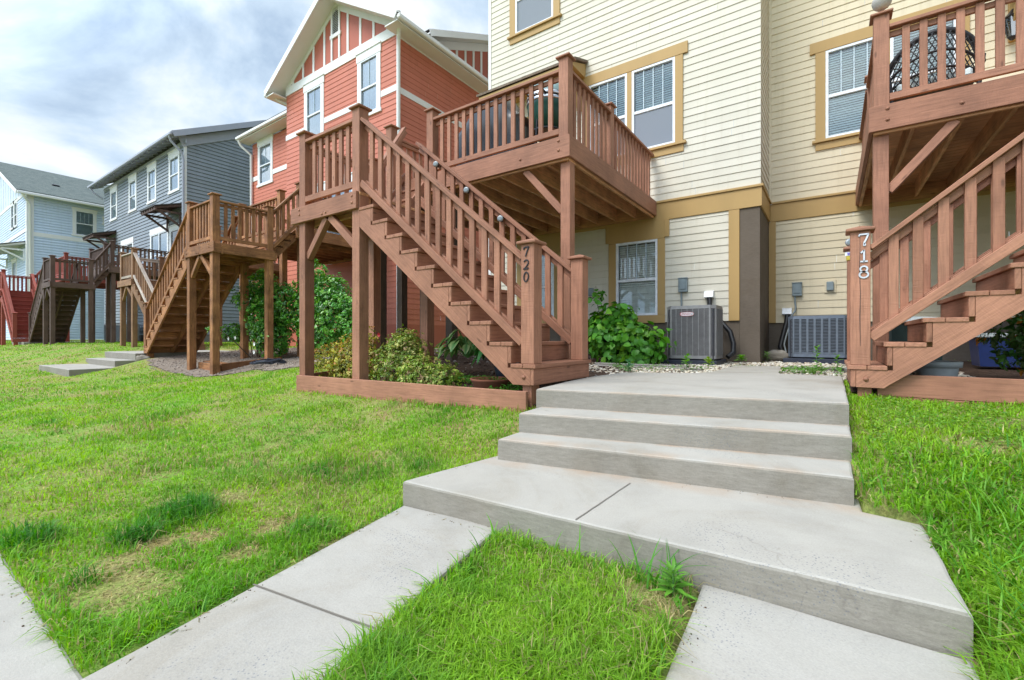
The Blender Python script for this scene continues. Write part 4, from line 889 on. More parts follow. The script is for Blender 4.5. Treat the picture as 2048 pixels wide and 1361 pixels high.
    for a, b in (((-LW + PW + 0.0, zf - 0.66), (-LW + 0.60, zf - 0.205)), ((-PW - 0.005, zf - 0.62), (-0.62, zf - 0.205))):
        mb = MB(); mb.beam((X(a[0]), y0 + 0.07, a[1]), (X(b[0]), y0 + 0.045, b[1]), 0.075, 0.09, up=(0, 0, 1)); mb.build('brace', mat, root)
    railing((X(-LW + PW), y0 + 0.06), (X(-PW - 0.005), y0 + 0.06), (zr_, zr_), (zb_, zb_), (0, -1), n=6)
    railing((X(-LW + 0.06), y0 + PW), (X(-LW + 0.06), yb - PW), (zr_, zr_), (zb_, zb_), (-m, 0), n=6)
    if not full: return root, X, zf
    # main deck reached by a short flight of steps
    d = dict(l0=-1.69, l1=1.86, yd=y0 + 1.79, zd=zf + 0.84, open=(-1.55, -0.72)); d.update(dk or {})
    l0, l1, yd, zd = d['l0'], d['l1'], d['yd'], d['zd']; o0, o1 = d['open']
    for k in range(3):
        ya = yb + 0.06 + k * (yd - yb - 0.06) / 3; z = zf + (k + 1) * (zd - zf) / 4
        part('tread', mat, (o0, o1, ya - 0.02, ya + (yd - yb) / 3 + 0.03, z - 0.036, z)); part('riser', mat, (o0 + 0.04, o1 - 0.04, ya - 0.002, ya + 0.03, z - 0.2, z - 0.037))
    for l in (o0, o1 - 0.04): mb = MB(); mb.prism([(X(l), yb + 0.062, zf - 0.2), (X(l), yd, zd - 0.30), (X(l), yd, zd - 0.04), (X(l), yb + 0.062, zf + 0.16)], (m * 0.039, 0, 0), g=(0, 0.6, 0.7)); mb.build('stringer', mat, root)
    railing((X(-LW + 0.07), yb), (X(-LW + 0.07), yd), (zr_ + 0.02, zr_ + 0.02 + zd - zf), (zb_, zb_ + zd - zf), (-m, 0), n=4)
    part('beam', mat, (l0, l1, yd - 0.04, yd, zd - 0.275, zd + 0.002)); part('beam', under, (l0 + 0.04, l1 - 0.04, yd + 0.001, yd + 0.04, zd - 0.30, zd - 0.04))
    part('beam', mat, (l1 - 0.04, l1 + 0.002, yd + 0.001, wall_y - 0.06, zd - 0.275, zd + 0.001)); part('beam', under, (l1 - 0.085, l1 - 0.043, yd + 0.042, wall_y - 0.06, zd - 0.305, zd - 0.04))
    part('beam', mat, (l0 - 0.002, l0 + 0.04, yd + 0.001, wall_y - 0.06, zd - 0.275, zd + 0.001)); part('ledger', under, (l0 + 0.04, l1 - 0.09, wall_y - 0.10, wall_y - 0.05, zd - 0.305, zd - 0.04))
    n = int((l1 - l0) / 0.41)
    for i in range(1, n + 1):
        l = l0 + (l1 - l0) * i / (n + 1); part('joist', under, (l - 0.019, l + 0.019, yd + 0.042, wall_y - 0.102, zd - 0.27, zd - 0.038))
    mb = MB(); yy = yd + 0.002
    while yy < wall_y - 0.08: bx(mb, l0 + 0.042, l1 - 0.042, yy, yy + 0.136, zd - 0.036, zd, 0.003); yy += 0.1405
    mb.build('floor', under, root)
    pz = zd + 1.02; zt, zb2 = zd + 0.90, zd + 0.13
    post('corner_post', l1 - 0.18, yd + 0.0, zd + 0.003, pz); post('railing_post', o1 + 0.005, yd + 0.0, zd + 0.003, pz); post('railing_post', l0 + 0.0, yd + 0.0, zd + 0.003, pz)
    post('railing_post', l1 - 0.2, yd + 1.42, zd + 0.003, pz - 0.02); 
    sup = flat_posts or mat
    post('support_post', l1 - 0.18, yd + 0.05, post_gz(X(l1), yd) - 0.2, zd - 0.30, cap=False)
    for l, yy in d.get('back_posts', ((l0 + 0.05, yd + 0.05), (-0.9, yd + 0.1), (-0.3, yd + 0.1), (l0 + 0.1, yd + 0.6))): post('support_post', l, yy, post_gz(X(l), yy) - 0.2, zd - 0.305, sup, cap=False)
    mb = MB(); mb.beam((X(l1 - 0.18), yd + 0.12, zd - 0.92), (X(l1 - 0.72), yd + 0.06, zd - 0.30), 0.075, 0.09); mb.build('brace', mat, root)
    for l, z in ((l1 - 0.16, zd - 0.05), (l1 - 0.16, zd - 0.17), (l1 - 0.75, zd - 0.16), (l1 - 1.9, zd - 0.16)):
        mb = MB(); mb.lathe((X(l), yd - 0.04, z), [(0.02, 0), (0.018, 0.008), (0.0, 0.014)], 8, (0, -1, 0)); mb.build('bolt', mat, root)
    railing((X(o1 + 0.005 + PW), yd + 0.06), (X(l1 - 0.18), yd + 0.06), (zt, zt), (zb2, zb2), (0, -1))
    xr = X(l1 - 0.10); railing((xr, yd + PW), (xr, yd + 1.42), (zt, zt), (zb2 - 0.12, zb2 - 0.12), (m, 0), n=8); railing((xr, yd + 1.42 + PW), (xr, wall_y - 0.05), (zt, zt), (zb2 - 0.12, zb2 - 0.12), (m, 0))
    xl = X(l0 + 0.07); railing((xl, yd + PW), (xl, wall_y - 0.05), (zt, zt), (zb2, zb2), (-m, 0))
    return root, X, zf
gpost = lambda x, y: gz1(x, y)
D720, X720, zf720 = deck('wooden_deck', 'reddish brown painted deck and stair with black number 720 on its newel post', -4.56, 3.37, 1, 10, 0.0, M['deck'], M['deck_under'], (-4.5, 3.4, -0.2), gpost, HY, flat_posts=M['grey_post'],
     dk=dict(back_posts=((-2.1, 1.9 + 3.37), (-1.97, 2.27 + 3.37), (-0.98, 1.9 + 3.37), (-0.36, 1.85 + 3.37))))
D718, X718, zf718 = deck('wooden_deck', 'reddish brown painted deck and stair with silver number 718 on its newel post', 0.14 + 10 * RUN, 4.87, -1, 10, 0.0, M['deck'], M['deck_under'], (2.5, 4.9, -0.1), gpost, HR, nh=1.325, rh=0.045,
     dk=dict(l1=0.14 + 10 * RUN - 0.345, yd=6.5, zd=2.985, open=(-1.2, -0.4)))
deck('wooden_deck', 'orange stained weathered deck and stair standing beside the tall glossy bushes', -11.65, 4.12, -1, 11, 0.03, M['cedar'], M['cedar'], (-11, 4.2, -0.3), gpost, OY, dk=dict(l0=-1.25, l1=1.9, zd=3.08, yd=6.0, open=(-1.15, -0.38), back_posts=((-1.2, 6.05), (-0.3, 6.1))))
deck('wooden_deck', 'tan weathered deck and stair with a pale bleached handrail', -19.0, 5.17, 1, 11, 0.03, M['tan'], M['tan'], (-19, 5.2, 0), gpost, 10.25, rail=M['bleached'])
deck('wooden_deck', 'dark brown stained deck and stair in front of the grey house', -25.78, 4.16, -1, 11, 0.23, M['dark'], M['dark'], (-25, 4.2, 0.1), gpost, 8.66, dk=dict(l0=-1.25, l1=1.9, open=(-1.15, -0.38)))
deck('wooden_deck', 'brick red painted deck and stair at the far left by the pale blue house', -31.6, 3.75, 1, 11, 0.23, M['red'], M['red'], (-31, 3.8, 0.1), gpost, 8.66)

# ------------------------------------------------------------------ house numbers (stroked digits fixed to the newel posts)
def stroke(mb, F, pts, w, o0, o1):
    """ribbon of width w along 2-D points on a wall frame"""
    P = [Vector((a, b)) for a, b in pts]; n = len(P); L_, R_ = [], []
    for i in range(n):
        d = (P[min(i + 1, n - 1)] - P[max(i - 1, 0)]).normalized(); nn = Vector((-d.y, d.x)) * (w[i] if isinstance(w, (list, tuple)) else w) / 2
        L_.append(P[i] + nn); R_.append(P[i] - nn)
    for i in range(n - 1):
        q = [L_[i], R_[i], R_[i + 1], L_[i + 1]]; mb.prism([F.p(a.x, a.y, o0) for a in q], F.n * (o1 - o0))
def arc(cx, cy, rx, ry, a0, a1, n=14): return [(cx + rx * math.cos(R(a0 + (a1 - a0) * i / n)), cy + ry * math.sin(R(a0 + (a1 - a0) * i / n))) for i in range(n + 1)]
def number(parent, F, digits, u, zs, w, h, mat, lw, slant=0.0, serif=False):
    G = {'7': [[(-0.5, 0.72), (-0.42, 0.92), (-0.1, 0.96), (0.5, 0.96)], [(0.46, 0.96), (0.22, 0.6), (0.05, 0.28), (-0.06, 0.02)]],
         '2': [arc(0.0, 0.70, 0.42, 0.27, 165, -25) + [(0.2, 0.40), (-0.15, 0.17), (-0.42, 0.04)], [(-0.42, 0.05), (-0.05, 0.07), (0.25, 0.06), (0.48, 0.18)]],
         '0': [arc(0, 0.5, 0.42, 0.46, 0, 360, 28)],
         '1': [[(0.02, 0.02), (0.02, 0.97)], [(-0.3, 0.74), (0.02, 0.95)], [(-0.36, 0.04), (0.4, 0.04)]],
         '8': [arc(0, 0.735, 0.36, 0.22, 0, 360, 24), arc(0, 0.275, 0.45, 0.25, 0, 360, 28)]}
    if serif: G['7'] = [[(-0.5, 0.80), (-0.44, 0.94), (0.5, 0.94)], [(0.46, 0.93), (0.25, 0.55), (0.06, 0.28), (0.02, 0.10)], arc(0.06, 0.1, 0.07, 0.07, 180, 480, 8)]
    for ch, z in zip(digits, zs):
        mb = MB()
        for st in G[ch]: stroke(mb, F, [(u + (a + slant * (b - 0.5)) * w, z + (b - 0.5) * h) for a, b in st], lw, 0.001, 0.009)
        mb.build('house_number', mat, parent)
nw720 = [o for o in D720.children if o.name.startswith('newel_post')][0]
nw718 = [o for o in D718.children if o.name.startswith('newel_post')][0]
number(nw720, Fr((0, 3.374), (1, 0), (0, -1)), '720', -2.208, (1.180, 1.066, 0.958), 0.056, 0.088, M['black'], 0.0095, slant=0.12)
number(nw718, Fr((0, 4.874), (1, 0), (0, -1)), '718', 0.2255, (1.25, 1.114, 0.978), 0.066, 0.104, M['silver'], 0.0125, serif=True)
# split in the timber of the near post
mb = MB(); pts = [(0.203, 0.35), (0.199, 0.6), (0.2025, 0.8), (0.197, 1.0), (0.2, 1.2), (0.199, 1.38)]
stroke(mb, Fr((0, 4.874), (1, 0), (0, -1)), pts, [0.002, 0.006, 0.004, 0.005, 0.003, 0.002], 0.0005, 0.0015); mb.build('split', M['black'], nw718)

# ------------------------------------------------------------------ timber bed edgings
def edging(label, pieces, loc, mat):
    t = thing('timber_edging', label, 'garden edging', loc)
    for p, q, w, h, z in pieces:
        mb = MB(); mb.beam((*p, z[0] - h / 2), (*q, z[1] - h / 2), w, h); mb.build('board', mat, t)
edging('brown painted board edging the shrub bed under the stair numbered 720', [((-5.85, 3.352), (-2.185, 3.352), 0.038, 0.235, (-0.078, -0.052)), ((-5.83, 3.39), (-5.83, 5.1), 0.038, 0.235, (-0.08, 0.05))], (-4, 3.35, -0.2), M['deck'])
edging('two stacked brown boards edging the bed under the stair numbered 718', [((0.32, 4.96), (3.4, 4.96), 0.038, 0.185, (0.115, 0.10)), ((0.30, 4.962), (3.4, 4.962), 0.038, 0.185, (-0.073, -0.088))], (1.5, 4.96, -0.2), M['deck'])
edging('low weathered timber frame on the gravel under the orange stained landing', [((-11.5, 4.32), (-10.5, 4.32), 0.06, 0.20, (-0.12, -0.15)), ((-10.52, 4.35), (-10.46, 5.6), 0.06, 0.16, (-0.13, -0.02)), ((-11.5, 4.45), (-10.55, 4.45), 0.14, 0.03, (-0.09, -0.12))], (-11, 4.4, -0.3), M['cedar'])
mb = MB(); mb.box(-3.0, -1.62, 6.50, 6.62, -0.10, 0.035, 0.01); mb.box(-2.98, -1.40, 6.36, 6.49, -0.12, 0.012, 0.01); tag(mb.build('edging_block', M['edging']), 'grey concrete edging strip in front of the broad leaved shrub', 'garden edging')
mb = MB(); mb.box(-0.52, 0.30, 7.05, 7.19, -0.10, 0.04, 0.01); tag(mb.build('edging_block', M['edging']), 'grey concrete edging strip in front of the wide condenser with pale bars', 'garden edging')

# ------------------------------------------------------------------ bed and gravel ground sheets
def patch(name, poly, mat, lift=0.02, kind='structure'):
    """ground-hugging sheet inside a polygon"""
    px = np.array([p[0] for p in poly]); py = np.array([p[1] for p in poly]); h = 0.09 if px.max() - px.min() < 6 else 0.15
    gx = np.arange(px.min(), px.max() + h, h); gy = np.arange(py.min(), py.max() + h, h); X_, Y_ = np.meshgrid(gx, gy, indexing='ij')
    ins = inside(X_.ravel(), Y_.ravel(), poly).reshape(X_.shape)
    V = np.c_[X_.ravel(), Y_.ravel(), (gz(X_, Y_) + lift + 0.008 * (vnoise(X_ * 6, Y_ * 6, 3) - 0.5)).ravel()]
    ny = len(gy); i_, j_ = np.meshgrid(np.arange(len(gx) - 1), np.arange(ny - 1), indexing='ij'); ok = ins[:-1, :-1] & ins[1:, :-1] & ins[1:, 1:] & ins[:-1, 1:]
    k = (i_ * ny + j_)[ok]; return tag(np_mesh(name, V, [np.c_[k, k + ny, k + ny + 1, k + 1]], mat, smooth=True), kind=kind)
BED = [(-5.85, 3.40), (-2.15, 3.40), (-2.12, 4.6), (-2.1, 5.4), (-2.6, 8.7), (-7.5, 8.7), (-7.5, 5.2), (-5.85, 5.2)]
BED2 = [(0.14, 4.98), (6, 4.98), (6, 9.95), (0.14, 9.95)]
patch('mulch_bed', BED, M['mulch'], 0.03); patch('mulch_bed', BED2, M['mulch'], 0.03)
DIRT = [(-13.8, 4.0), (-12.5, 3.7), (-11.4, 3.85), (-10.2, 3.85), (-9.6, 4.5), (-8.6, 4.4), (-7.9, 5.0), (-7.9, 8.6), (-14.0, 8.6), (-14.2, 5.0)]
patch('bare_ground', DIRT, M['dirt'], 0.015)
GRAVEL = [(-2.9, 5.45), (-2.1, 5.2), (-1.42, 5.75), (-1.25, 6.02), (-1.23, 7.78), (-0.57, 7.78), (-0.52, 6.24), (0.12, 6.18), (1.2, 6.2), (1.2, 9.95), (-0.98, 9.95), (-0.98, 8.66), (-3.4, 8.66)]
patch('gravel_base', GRAVEL, M['dirt'], 0.012)
t = (1 + 5 ** 0.5) / 2
ICO = np.array([(-1, t, 0), (1, t, 0), (-1, -t, 0), (1, -t, 0), (0, -1, t), (0, 1, t), (0, -1, -t), (0, 1, -t), (t, 0, -1), (t, 0, 1), (-t, 0, -1), (-t, 0, 1)], float) / math.hypot(1, t)
ICOF = np.array([(0, 11, 5), (0, 5, 1), (0, 1, 7), (0, 7, 10), (0, 10, 11), (1, 5, 9), (5, 11, 4), (11, 10, 2), (10, 7, 6), (7, 1, 8), (3, 9, 4), (3, 4, 2), (3, 2, 6), (3, 6, 8), (3, 8, 9), (4, 9, 5), (2, 4, 11), (6, 2, 10), (8, 6, 7), (9, 8, 1)])
def pebbles(name, poly, n, r0, r1, cols, lift, seed=1):
    g = np.random.default_rng(seed); px = [p[0] for p in poly]; py = [p[1] for p in poly]
    x = g.uniform(min(px), max(px), n * 3); y = g.uniform(min(py), max(py), n * 3); k = inside(x, y, poly); x, y = x[k][:n], y[k][:n]; n = len(x)
    r = g.uniform(r0, r1, n); S = np.stack([r * g.uniform(0.8, 1.5, n), r, r * g.uniform(0.5, 0.8, n)], 1); a = g.uniform(0, 6.28, n)
    L = ICO[None] * (1 + g.uniform(-0.18, 0.18, (n, 12, 1))) * S[:, None]
    ca, sa = np.cos(a)[:, None], np.sin(a)[:, None]; V = np.stack([L[..., 0] * ca - L[..., 1] * sa + x[:, None], L[..., 0] * sa + L[..., 1] * ca + y[:, None], L[..., 2] + (gz(x, y) + lift + g.uniform(-0.3, 0.6, n) * r)[:, None]], 2)
    C = np.array(cols)[g.integers(0, len(cols), n)] * g.uniform(0.8, 1.1, (n, 1)); F_ = (ICOF[None] + np.arange(n)[:, None, None] * 12).reshape(-1, 3)
    return tag(np_mesh(name, V.reshape(-1, 3), [F_], M['pebble'], np.repeat(C, 12, 0), smooth=True), kind='stuff')
pebbles('gravel', GRAVEL, 9000, 0.010, 0.024, [(0.62, 0.55, 0.43), (0.70, 0.66, 0.58), (0.52, 0.42, 0.31), (0.66, 0.62, 0.52), (0.45, 0.38, 0.31)], 0.02)
pebbles('mulch_chips', BED, 2600, 0.008, 0.022, [(0.06, 0.035, 0.025), (0.11, 0.07, 0.05), (0.16, 0.12, 0.10), (0.3, 0.27, 0.24)], 0.03, 5)
pebbles('grit', DIRT, 5000, 0.008, 0.018, [(0.30, 0.24, 0.20), (0.22, 0.17, 0.14), (0.38, 0.33, 0.29)], 0.015, 6)

# ------------------------------------------------------------------ condensers and wall fittings
def condenser(label, x0, x1, y0, y1, zb, zt, kind):
    t = thing('ac_unit', label, 'air conditioner', ((x0 + x1) / 2, y0, zb - 0.06)); b = M['ac'] if kind == 'tall' else M['ac_blue']; li = M['ac_light']
    mb = MB(); mb.box(x0 - 0.07, x1 + 0.03, y0 - 0.06, y1 + 0.06, zb - 0.10, zb - 0.025, 0.006); mb.build('pad', M['navy'], t)
    mb = MB(); mb.box(x0 + 0.03, x1 - 0.03, y0 + 0.03, y1 - 0.03, zb - 0.024, zt - 0.05, 0.01); mb.build('coil', M['ac_core'], t)
    mb = MB(); c = 0.075
    outl = [(x0 + c, y0), (x1 - c, y0), (x1, y0 + c), (x1, y1 - c), (x1 - c, y1), (x0 + c, y1), (x0, y1 - c), (x0, y0 + c)]
    def ring(z0, z1, o=0.0):
        cx_, cy_ = (x0 + x1) / 2, (y0 + y1) / 2
        mb.prism([(cx_ + (x - cx_) * (1 + o), cy_ + (y - cy_) * (1 + o), z0) for x, y in outl], (0, 0, z1 - z0))
    ring(zt - 0.055, zt - 0.012); ring(zt - 0.012, zt, -0.03); mb.build('lid', b, t); mb = MB(); ring(zb, zb + 0.05)
    if kind != 'tall': ring(zb + 0.05, zb + 0.09, -0.02)
    mb.build('base', b, t)
    sides = [((x0 + c, y0), (x1 - c, y0)), ((x1 - c, y0), (x1, y0 + c)), ((x1, y0 + c), (x1, y1 - c)), ((x0, y0 + c), (x0 + c, y0)), ((x0, y1 - c), (x0, y0 + c))]
    for a, bb in sides:
        A, B = Vector((*a, 0)), Vector((*bb, 0)); L = (B - A).length; u = (B - A).normalized(); F = Fr((a[0], a[1]), (u.x, u.y), (u.y, -u.x)); mb = MB(); z = zb + 0.06; step = 0.0165 if kind == 'tall' else 0.024
        while z < zt - 0.06: mb.obox(F.p(L / 2, z, -0.004), (u, (F.n + Vector((0, 0, -0.7))).normalized(), (F.n * 0.7 + Vector((0, 0, 1))).normalized()), (L / 2, 0.007, 0.0013 if kind == 'tall' else 0.002), 0.0004); z += step
        nb = max(1, int(round(L / (0.082 if kind == 'tall' else 0.098))))
        for i in range(nb + 1):
            uu = L * i / nb; wid = (0.016 if i in (0, nb) else 0.004) if kind == 'tall' else 0.015
            F.box(mb, max(0.0, uu - wid), min(L, uu + wid), zb + 0.051, zt - 0.056, -0.012, 0.003 if kind == 'tall' else 0.001, 0.001)
        mb.build('grille', li if kind != 'tall' else M['ac'], t)
    return t
ac1 = condenser('tall grey condenser with a small oval badge beside the broad leaved shrub', -2.20, -1.455, 7.50, 8.16, 0.09, 0.93, 'tall')
FB1 = Fr((0, 7.496), (1, 0), (0, -1)); mb = MB(); n = 22
def oval(cx, cz, rx, rz, pw=3.2): return [(cx + rx * math.copysign(abs(math.cos(a)) ** (2 / pw), math.cos(a)), cz + rz * math.copysign(abs(math.sin(a)) ** (2 / pw), math.sin(a))) for a in [2 * math.pi * i / n for i in range(n)]]
mb.prism([FB1.p(a, b, 0.0) for a, b in oval(-1.872, 0.795, 0.105, 0.033)], FB1.n * 0.006); bd = mb.build('badge', M['vinyl'], ac1)
mb = MB(); o_, i_ = oval(-1.872, 0.795, 0.105, 0.033), oval(-1.872, 0.795, 0.100, 0.028)
for k in range(n): mb.face([FB1.p(*o_[k], 0.0075), FB1.p(*o_[(k + 1) % n], 0.0075), FB1.p(*i_[(k + 1) % n], 0.0075), FB1.p(*i_[k], 0.0075)])
mb.build('badge_rim', M['red_logo'], bd)
def text(name, body, F, u, z, size, out, mat, parent, shear=0.0, extrude=0.001):
    cu = bpy.data.curves.new(name, 'FONT'); cu.body = body; cu.size = size; cu.align_x = 'CENTER'; cu.align_y = 'CENTER'; cu.extrude = extrude; cu.shear = shear
    ob = bpy.data.objects.new(name, cu); COL.objects.link(ob); bpy.context.view_layer.update()
    me = bpy.data.meshes.new_from_object(ob.evaluated_get(bpy.context.evaluated_depsgraph_get())); bpy.data.objects.remove(ob)
    me.transform(Matrix((( F.u.x, 0, F.n.x, F.p(u, z, out).x), (F.u.y, 0, F.n.y, F.p(u, z, out).y), (0, 1, 0, z), (0, 0, 0, 1)))); me.materials.clear(); me.materials.append(mat)
    o = bpy.data.objects.new(name, me); COL.objects.link(o); return adopt(o, parent)
text('lettering', 'LENNOX', FB1, -1.888, 0.795, 0.040, 0.0085, M['red_logo'], bd)
mb = MB(); stroke(mb, FB1, [(-1.803, 0.811), (-1.785, 0.795), (-1.803, 0.779)], 0.006, 0.0065, 0.0085); mb.build('chevron', M['navy'], bd)
condenser('wide blue grey condenser with pale vertical bars beside the numbered 718 post', -0.60, 0.25, 9.0, 9.6, 0.10, 0.785, 'wide')
def ebox(label, F, u0, u1, z0, z1, loc, drop):
    t = thing('electrical_box', label, 'electrical box', loc)
    mb = MB(); F.box(mb, u0, u1, z0, z1, 0.012, 0.085, 0.006); F.box(mb, u0 - 0.006, u1 + 0.006, z1 - 0.012, z1 + 0.004, 0.012, 0.098, 0.003); mb.build('case', M['box_grey'], t)
    mb = MB(); F.box(mb, u0 + 0.03, u1 - 0.025, z0 + 0.05, z1 - 0.02, 0.086, 0.098, 0.006); mb.build('cover', M['box_grey'], t)
    mb = MB(); um = u0 + (u1 - u0) * 0.3; pts = [F.p(um, z0, 0.045), F.p(um, z0 - 0.12, 0.045)] + [F.p(um + a, z0 - b, 0.045 + c) for a, b, c in drop]; mb.tube(pts, 0.015, 8); mb.build('conduit', M['box_grey'], t)
ebox('grey disconnect box on the cream wall above the tall condenser', FA, -2.295, -2.14, 1.255, 1.51, (-2.2, 8.6, 1.3), [(0, 0.25, 0.0), (0.0, 0.36, 0.03)])
ebox('grey disconnect box on the warm cream wall above the wide condenser', FB, -0.594, -0.442, 1.19, 1.435, (-0.5, 9.9, 1.2), [(0.01, 0.2, 0.0), (0.0, 0.28, 0.03), (-0.05, 0.36, 0.06), (-0.07, 0.42, 0.09)])
def lineset(label, F, u, z, loc, pts, drain):
    t = thing('line_set_cover', label, 'pipe cover', loc)
    mb = MB(); mb.prism([F.p(u - 0.075, z - 0.06, 0.012), F.p(u - 0.075, z - 0.05, 0.13), F.p(u - 0.075, z + 0.05, 0.09), F.p(u - 0.075, z + 0.07, 0.012)], F.u * 0.15); mb.build('hood', M['vinyl'], t)
    mb = MB(); mb.tube(pts, 0.042, 10); mb.build('hose', M['black'], t)
    if drain: mb = MB(); mb.tube(drain, 0.012, 6); mb.build('drain_pipe', M['pot_grey'], t)
lineset('white hood and black hose behind the tall condenser', FA, -1.77, 1.185, (-1.8, 8.6, 1.1), [FA.p(-1.76, 1.13, 0.07), FA.p(-1.75, 0.98, 0.10), FA.p(-1.60, 0.75, 0.16), FA.p(-1.40, 0.52, 0.24), FA.p(-1.335, 0.32, 0.32), FA.p(-1.33, 0.17, 0.38), FA.p(-1.40, 0.10, 0.46)], None)
lineset('white hood and black hose beside the wide condenser', FB, -0.675, 0.91, (-0.7, 9.9, 0.8), [FB.p(-0.665, 0.86, 0.07), FB.p(-0.68, 0.7, 0.12), FB.p(-0.73, 0.45, 0.2), FB.p(-0.765, 0.25, 0.3), FB.p(-0.72, 0.13, 0.42), FB.p(-0.6, 0.13, 0.48)], [FB.p(-0.60, 0.72, 0.26), FB.p(-0.66, 0.5, 0.3), FB.p(-0.70, 0.3, 0.36), FB.p(-0.66, 0.14, 0.42)])
def outlet(label, F, u0, u1, z0, z1, loc, pale):
    t = thing('outlet_cover', label, 'outlet', loc)
    mb = MB(); F.box(mb, u0 - 0.035, u1 + 0.035, z0 - 0.035, z1 + 0.035, 0.012, 0.03, 0.003); mb.build('mounting_plate', M[pale], t)
    mb = MB(); F.box(mb, u0, u1, z0, z1, 0.031, 0.075, 0.014); mb.build('lid', M['box_grey'], t)
outlet('small grey weatherproof outlet on the cream wall left of the lower window', FA, -4.10, -3.99, 1.28, 1.44, (-4, 8.6, 1.3), 'cream')
outlet('small grey weatherproof outlet on the warm cream wall near the 718 post', FB, -0.07, 0.035, 1.26, 1.42, (0, 9.9, 1.3), 'cream_warm')
def lantern(label, F, u, z):
    t = thing('wall_lantern', label, 'wall lantern', F.p(u, z, 0.1)); c = F.p(u, z, 0.17)
    mb = MB(); F.box(mb, u - 0.05, u + 0.05, z + 0.0, z + 0.22, 0.015, 0.035); mb.tube([F.p(u, z + 0.12, 0.03), F.p(u, z + 0.26, 0.1), F.p(u, z + 0.26, 0.17)], 0.012, 8); mb.build('bracket', M['black'], t)
    mb = MB(); mb.lathe(c, [(0.02, 0.26), (0.05, 0.21), (0.11, 0.15), (0.115, 0.14), (0.0, 0.14)], 6, smooth=False); mb.lathe(c, [(0.0, -0.20), (0.035, -0.18), (0.055, -0.15), (0.055, -0.14), (0.0, -0.14)], 6, smooth=False)
    for k in range(6): a = 2 * math.pi * k / 6; mb.tube([c + Vector((math.cos(a) * 0.092, math.sin(a) * 0.092, 0.145)), c + Vector((math.cos(a) * 0.055, math.sin(a) * 0.055, -0.15))], 0.006, 5)
    mb.build('cage', M['black'], t); mb = MB(); mb.lathe(c, [(0.05, -0.14), (0.086, 0.14)], 6, smooth=False); mb.build('pane', M['lamp_glass'], t)
lantern('black lantern with clear panes on the warm cream wall behind the upper deck', FB, 2.20, 5.02)

# ------------------------------------------------------------------ solar lights clipped under the handrail
def solar(label, x, y, z):
    t = thing('solar_light', label, 'solar light', (x, y, z)); c = (x, y, z)
    mb = MB(); mb.lathe(c, [(0.034, 0.0), (0.040, 0.010), (0.040, 0.020), (0.032, 0.027), (0.0, 0.027)], 8, (0.25, -1, 0)); mb.build('housing', M['dull_silver'], t)
    mb = MB(); mb.lathe(c, [(0.025, 0.028), (0.022, 0.031), (0.0, 0.031)], 8, (0.25, -1, 0), smooth=False); mb.build('lens', M['box_grey'], t)
    mb = MB(); mb.box(x - 0.02, x + 0.02, y, y + 0.03, z - 0.03, z + 0.03); mb.build('clip', M['black'], t)
for lab, x, z in (('silver solar light on the 720 handrail, topmost of the four', -4.259, 2.70), ('silver solar light on the 720 handrail, second from the top', -3.732, 2.262), ('silver solar light on the 720 handrail, third from the top', -3.205, 1.827), ('silver solar light on the 720 handrail, partly hidden behind the 720 post', -2.678, 1.41)): solar(lab, x, 4.345, z)
solar('silver solar light on the stair post behind the number 718 post', 0.15, 5.84, 1.40)
lk = thing('sign_plate', 'small white label above a brass plate behind the number 718 post', 'sign', (0.16, 5.83, 1.25))
mb = MB(); mb.box(0.115, 0.21, 5.818, 5.829, 1.262, 1.302, 0.002); mb.build('label_plate', M['vinyl'], lk); mb = MB(); mb.box(0.135, 0.19, 5.812, 5.817, 1.272, 1.292, 0.001); mb.build('label_print', M['violet'], lk); mb = MB(); mb.box(0.125, 0.21, 5.815, 5.829, 1.215, 1.26, 0.003); mb.build('brass_plate', M['brass'], lk)
# rough stone ball on the corner post of the right-hand deck
mb = MB(); c = Vector((0.465, 6.575, 4.10)); prof = [(0.0, 0.0)] + [(0.092 * math.sin(a), 0.085 - 0.085 * math.cos(a)) for a in np.linspace(0.3, 2.9, 9)] + [(0.0, 0.165)]; mb.lathe(c, prof, 16); 
mb.v = [tuple(Vector(v) + Vector((random.uniform(-1, 1), random.uniform(-1, 1), random.uniform(-1, 1))) * 0.004) for v in mb.v]
tag(mb.build('stone_ball', M['dust']), 'dusty pale stone ball resting on a brown deck post cap', 'ornament')

# ------------------------------------------------------------------ things standing on the decks
ZD = zf720 + 0.84
kg = thing('kamado_grill', 'dark green egg shaped ceramic grill with a steel band on the deck', 'grill', (-3.42, 5.78, ZD)); kc = Vector((-3.42, 5.78, ZD))
mb = MB(); mb.lathe(kc, [(0.16, 0.42), (0.22, 0.50), (0.265, 0.62), (0.285, 0.74), (0.29, 0.82), (0.288, 0.86)], 32); mb.build('bowl', M['kamado'], kg)
mb = MB(); mb.lathe(kc, [(0.288, 0.885), (0.285, 0.95), (0.262, 1.04), (0.21, 1.12), (0.13, 1.165), (0.07, 1.175)], 32); lid = mb.build('dome', mat_plain('pale green ceramic', (0.30, 0.42, 0.40), 0.2), kg)
mb = MB(); mb.lathe(kc, [(0.295, 0.815), (0.298, 0.82), (0.298, 0.855), (0.292, 0.86)], 32); mb.lathe(kc, [(0.296, 0.885), (0.299, 0.89), (0.299, 0.925), (0.29, 0.93)], 32); mb.build('band', M['steel'], kg)
mb = MB(); mb.lathe(kc, [(0.07, 1.176), (0.075, 1.21), (0.06, 1.225), (0.0, 1.23)], 20); mb.build('vent_cap', M['black'], lid)
mb = MB(); mb.tube([kc + Vector((-0.13, -0.27, 0.88)), kc + Vector((-0.13, -0.36, 0.9)), kc + Vector((0.13, -0.36, 0.9)), kc + Vector((0.13, -0.27, 0.88))], 0.014, 8); mb.build('handle', M['black'], lid)
mb = MB()
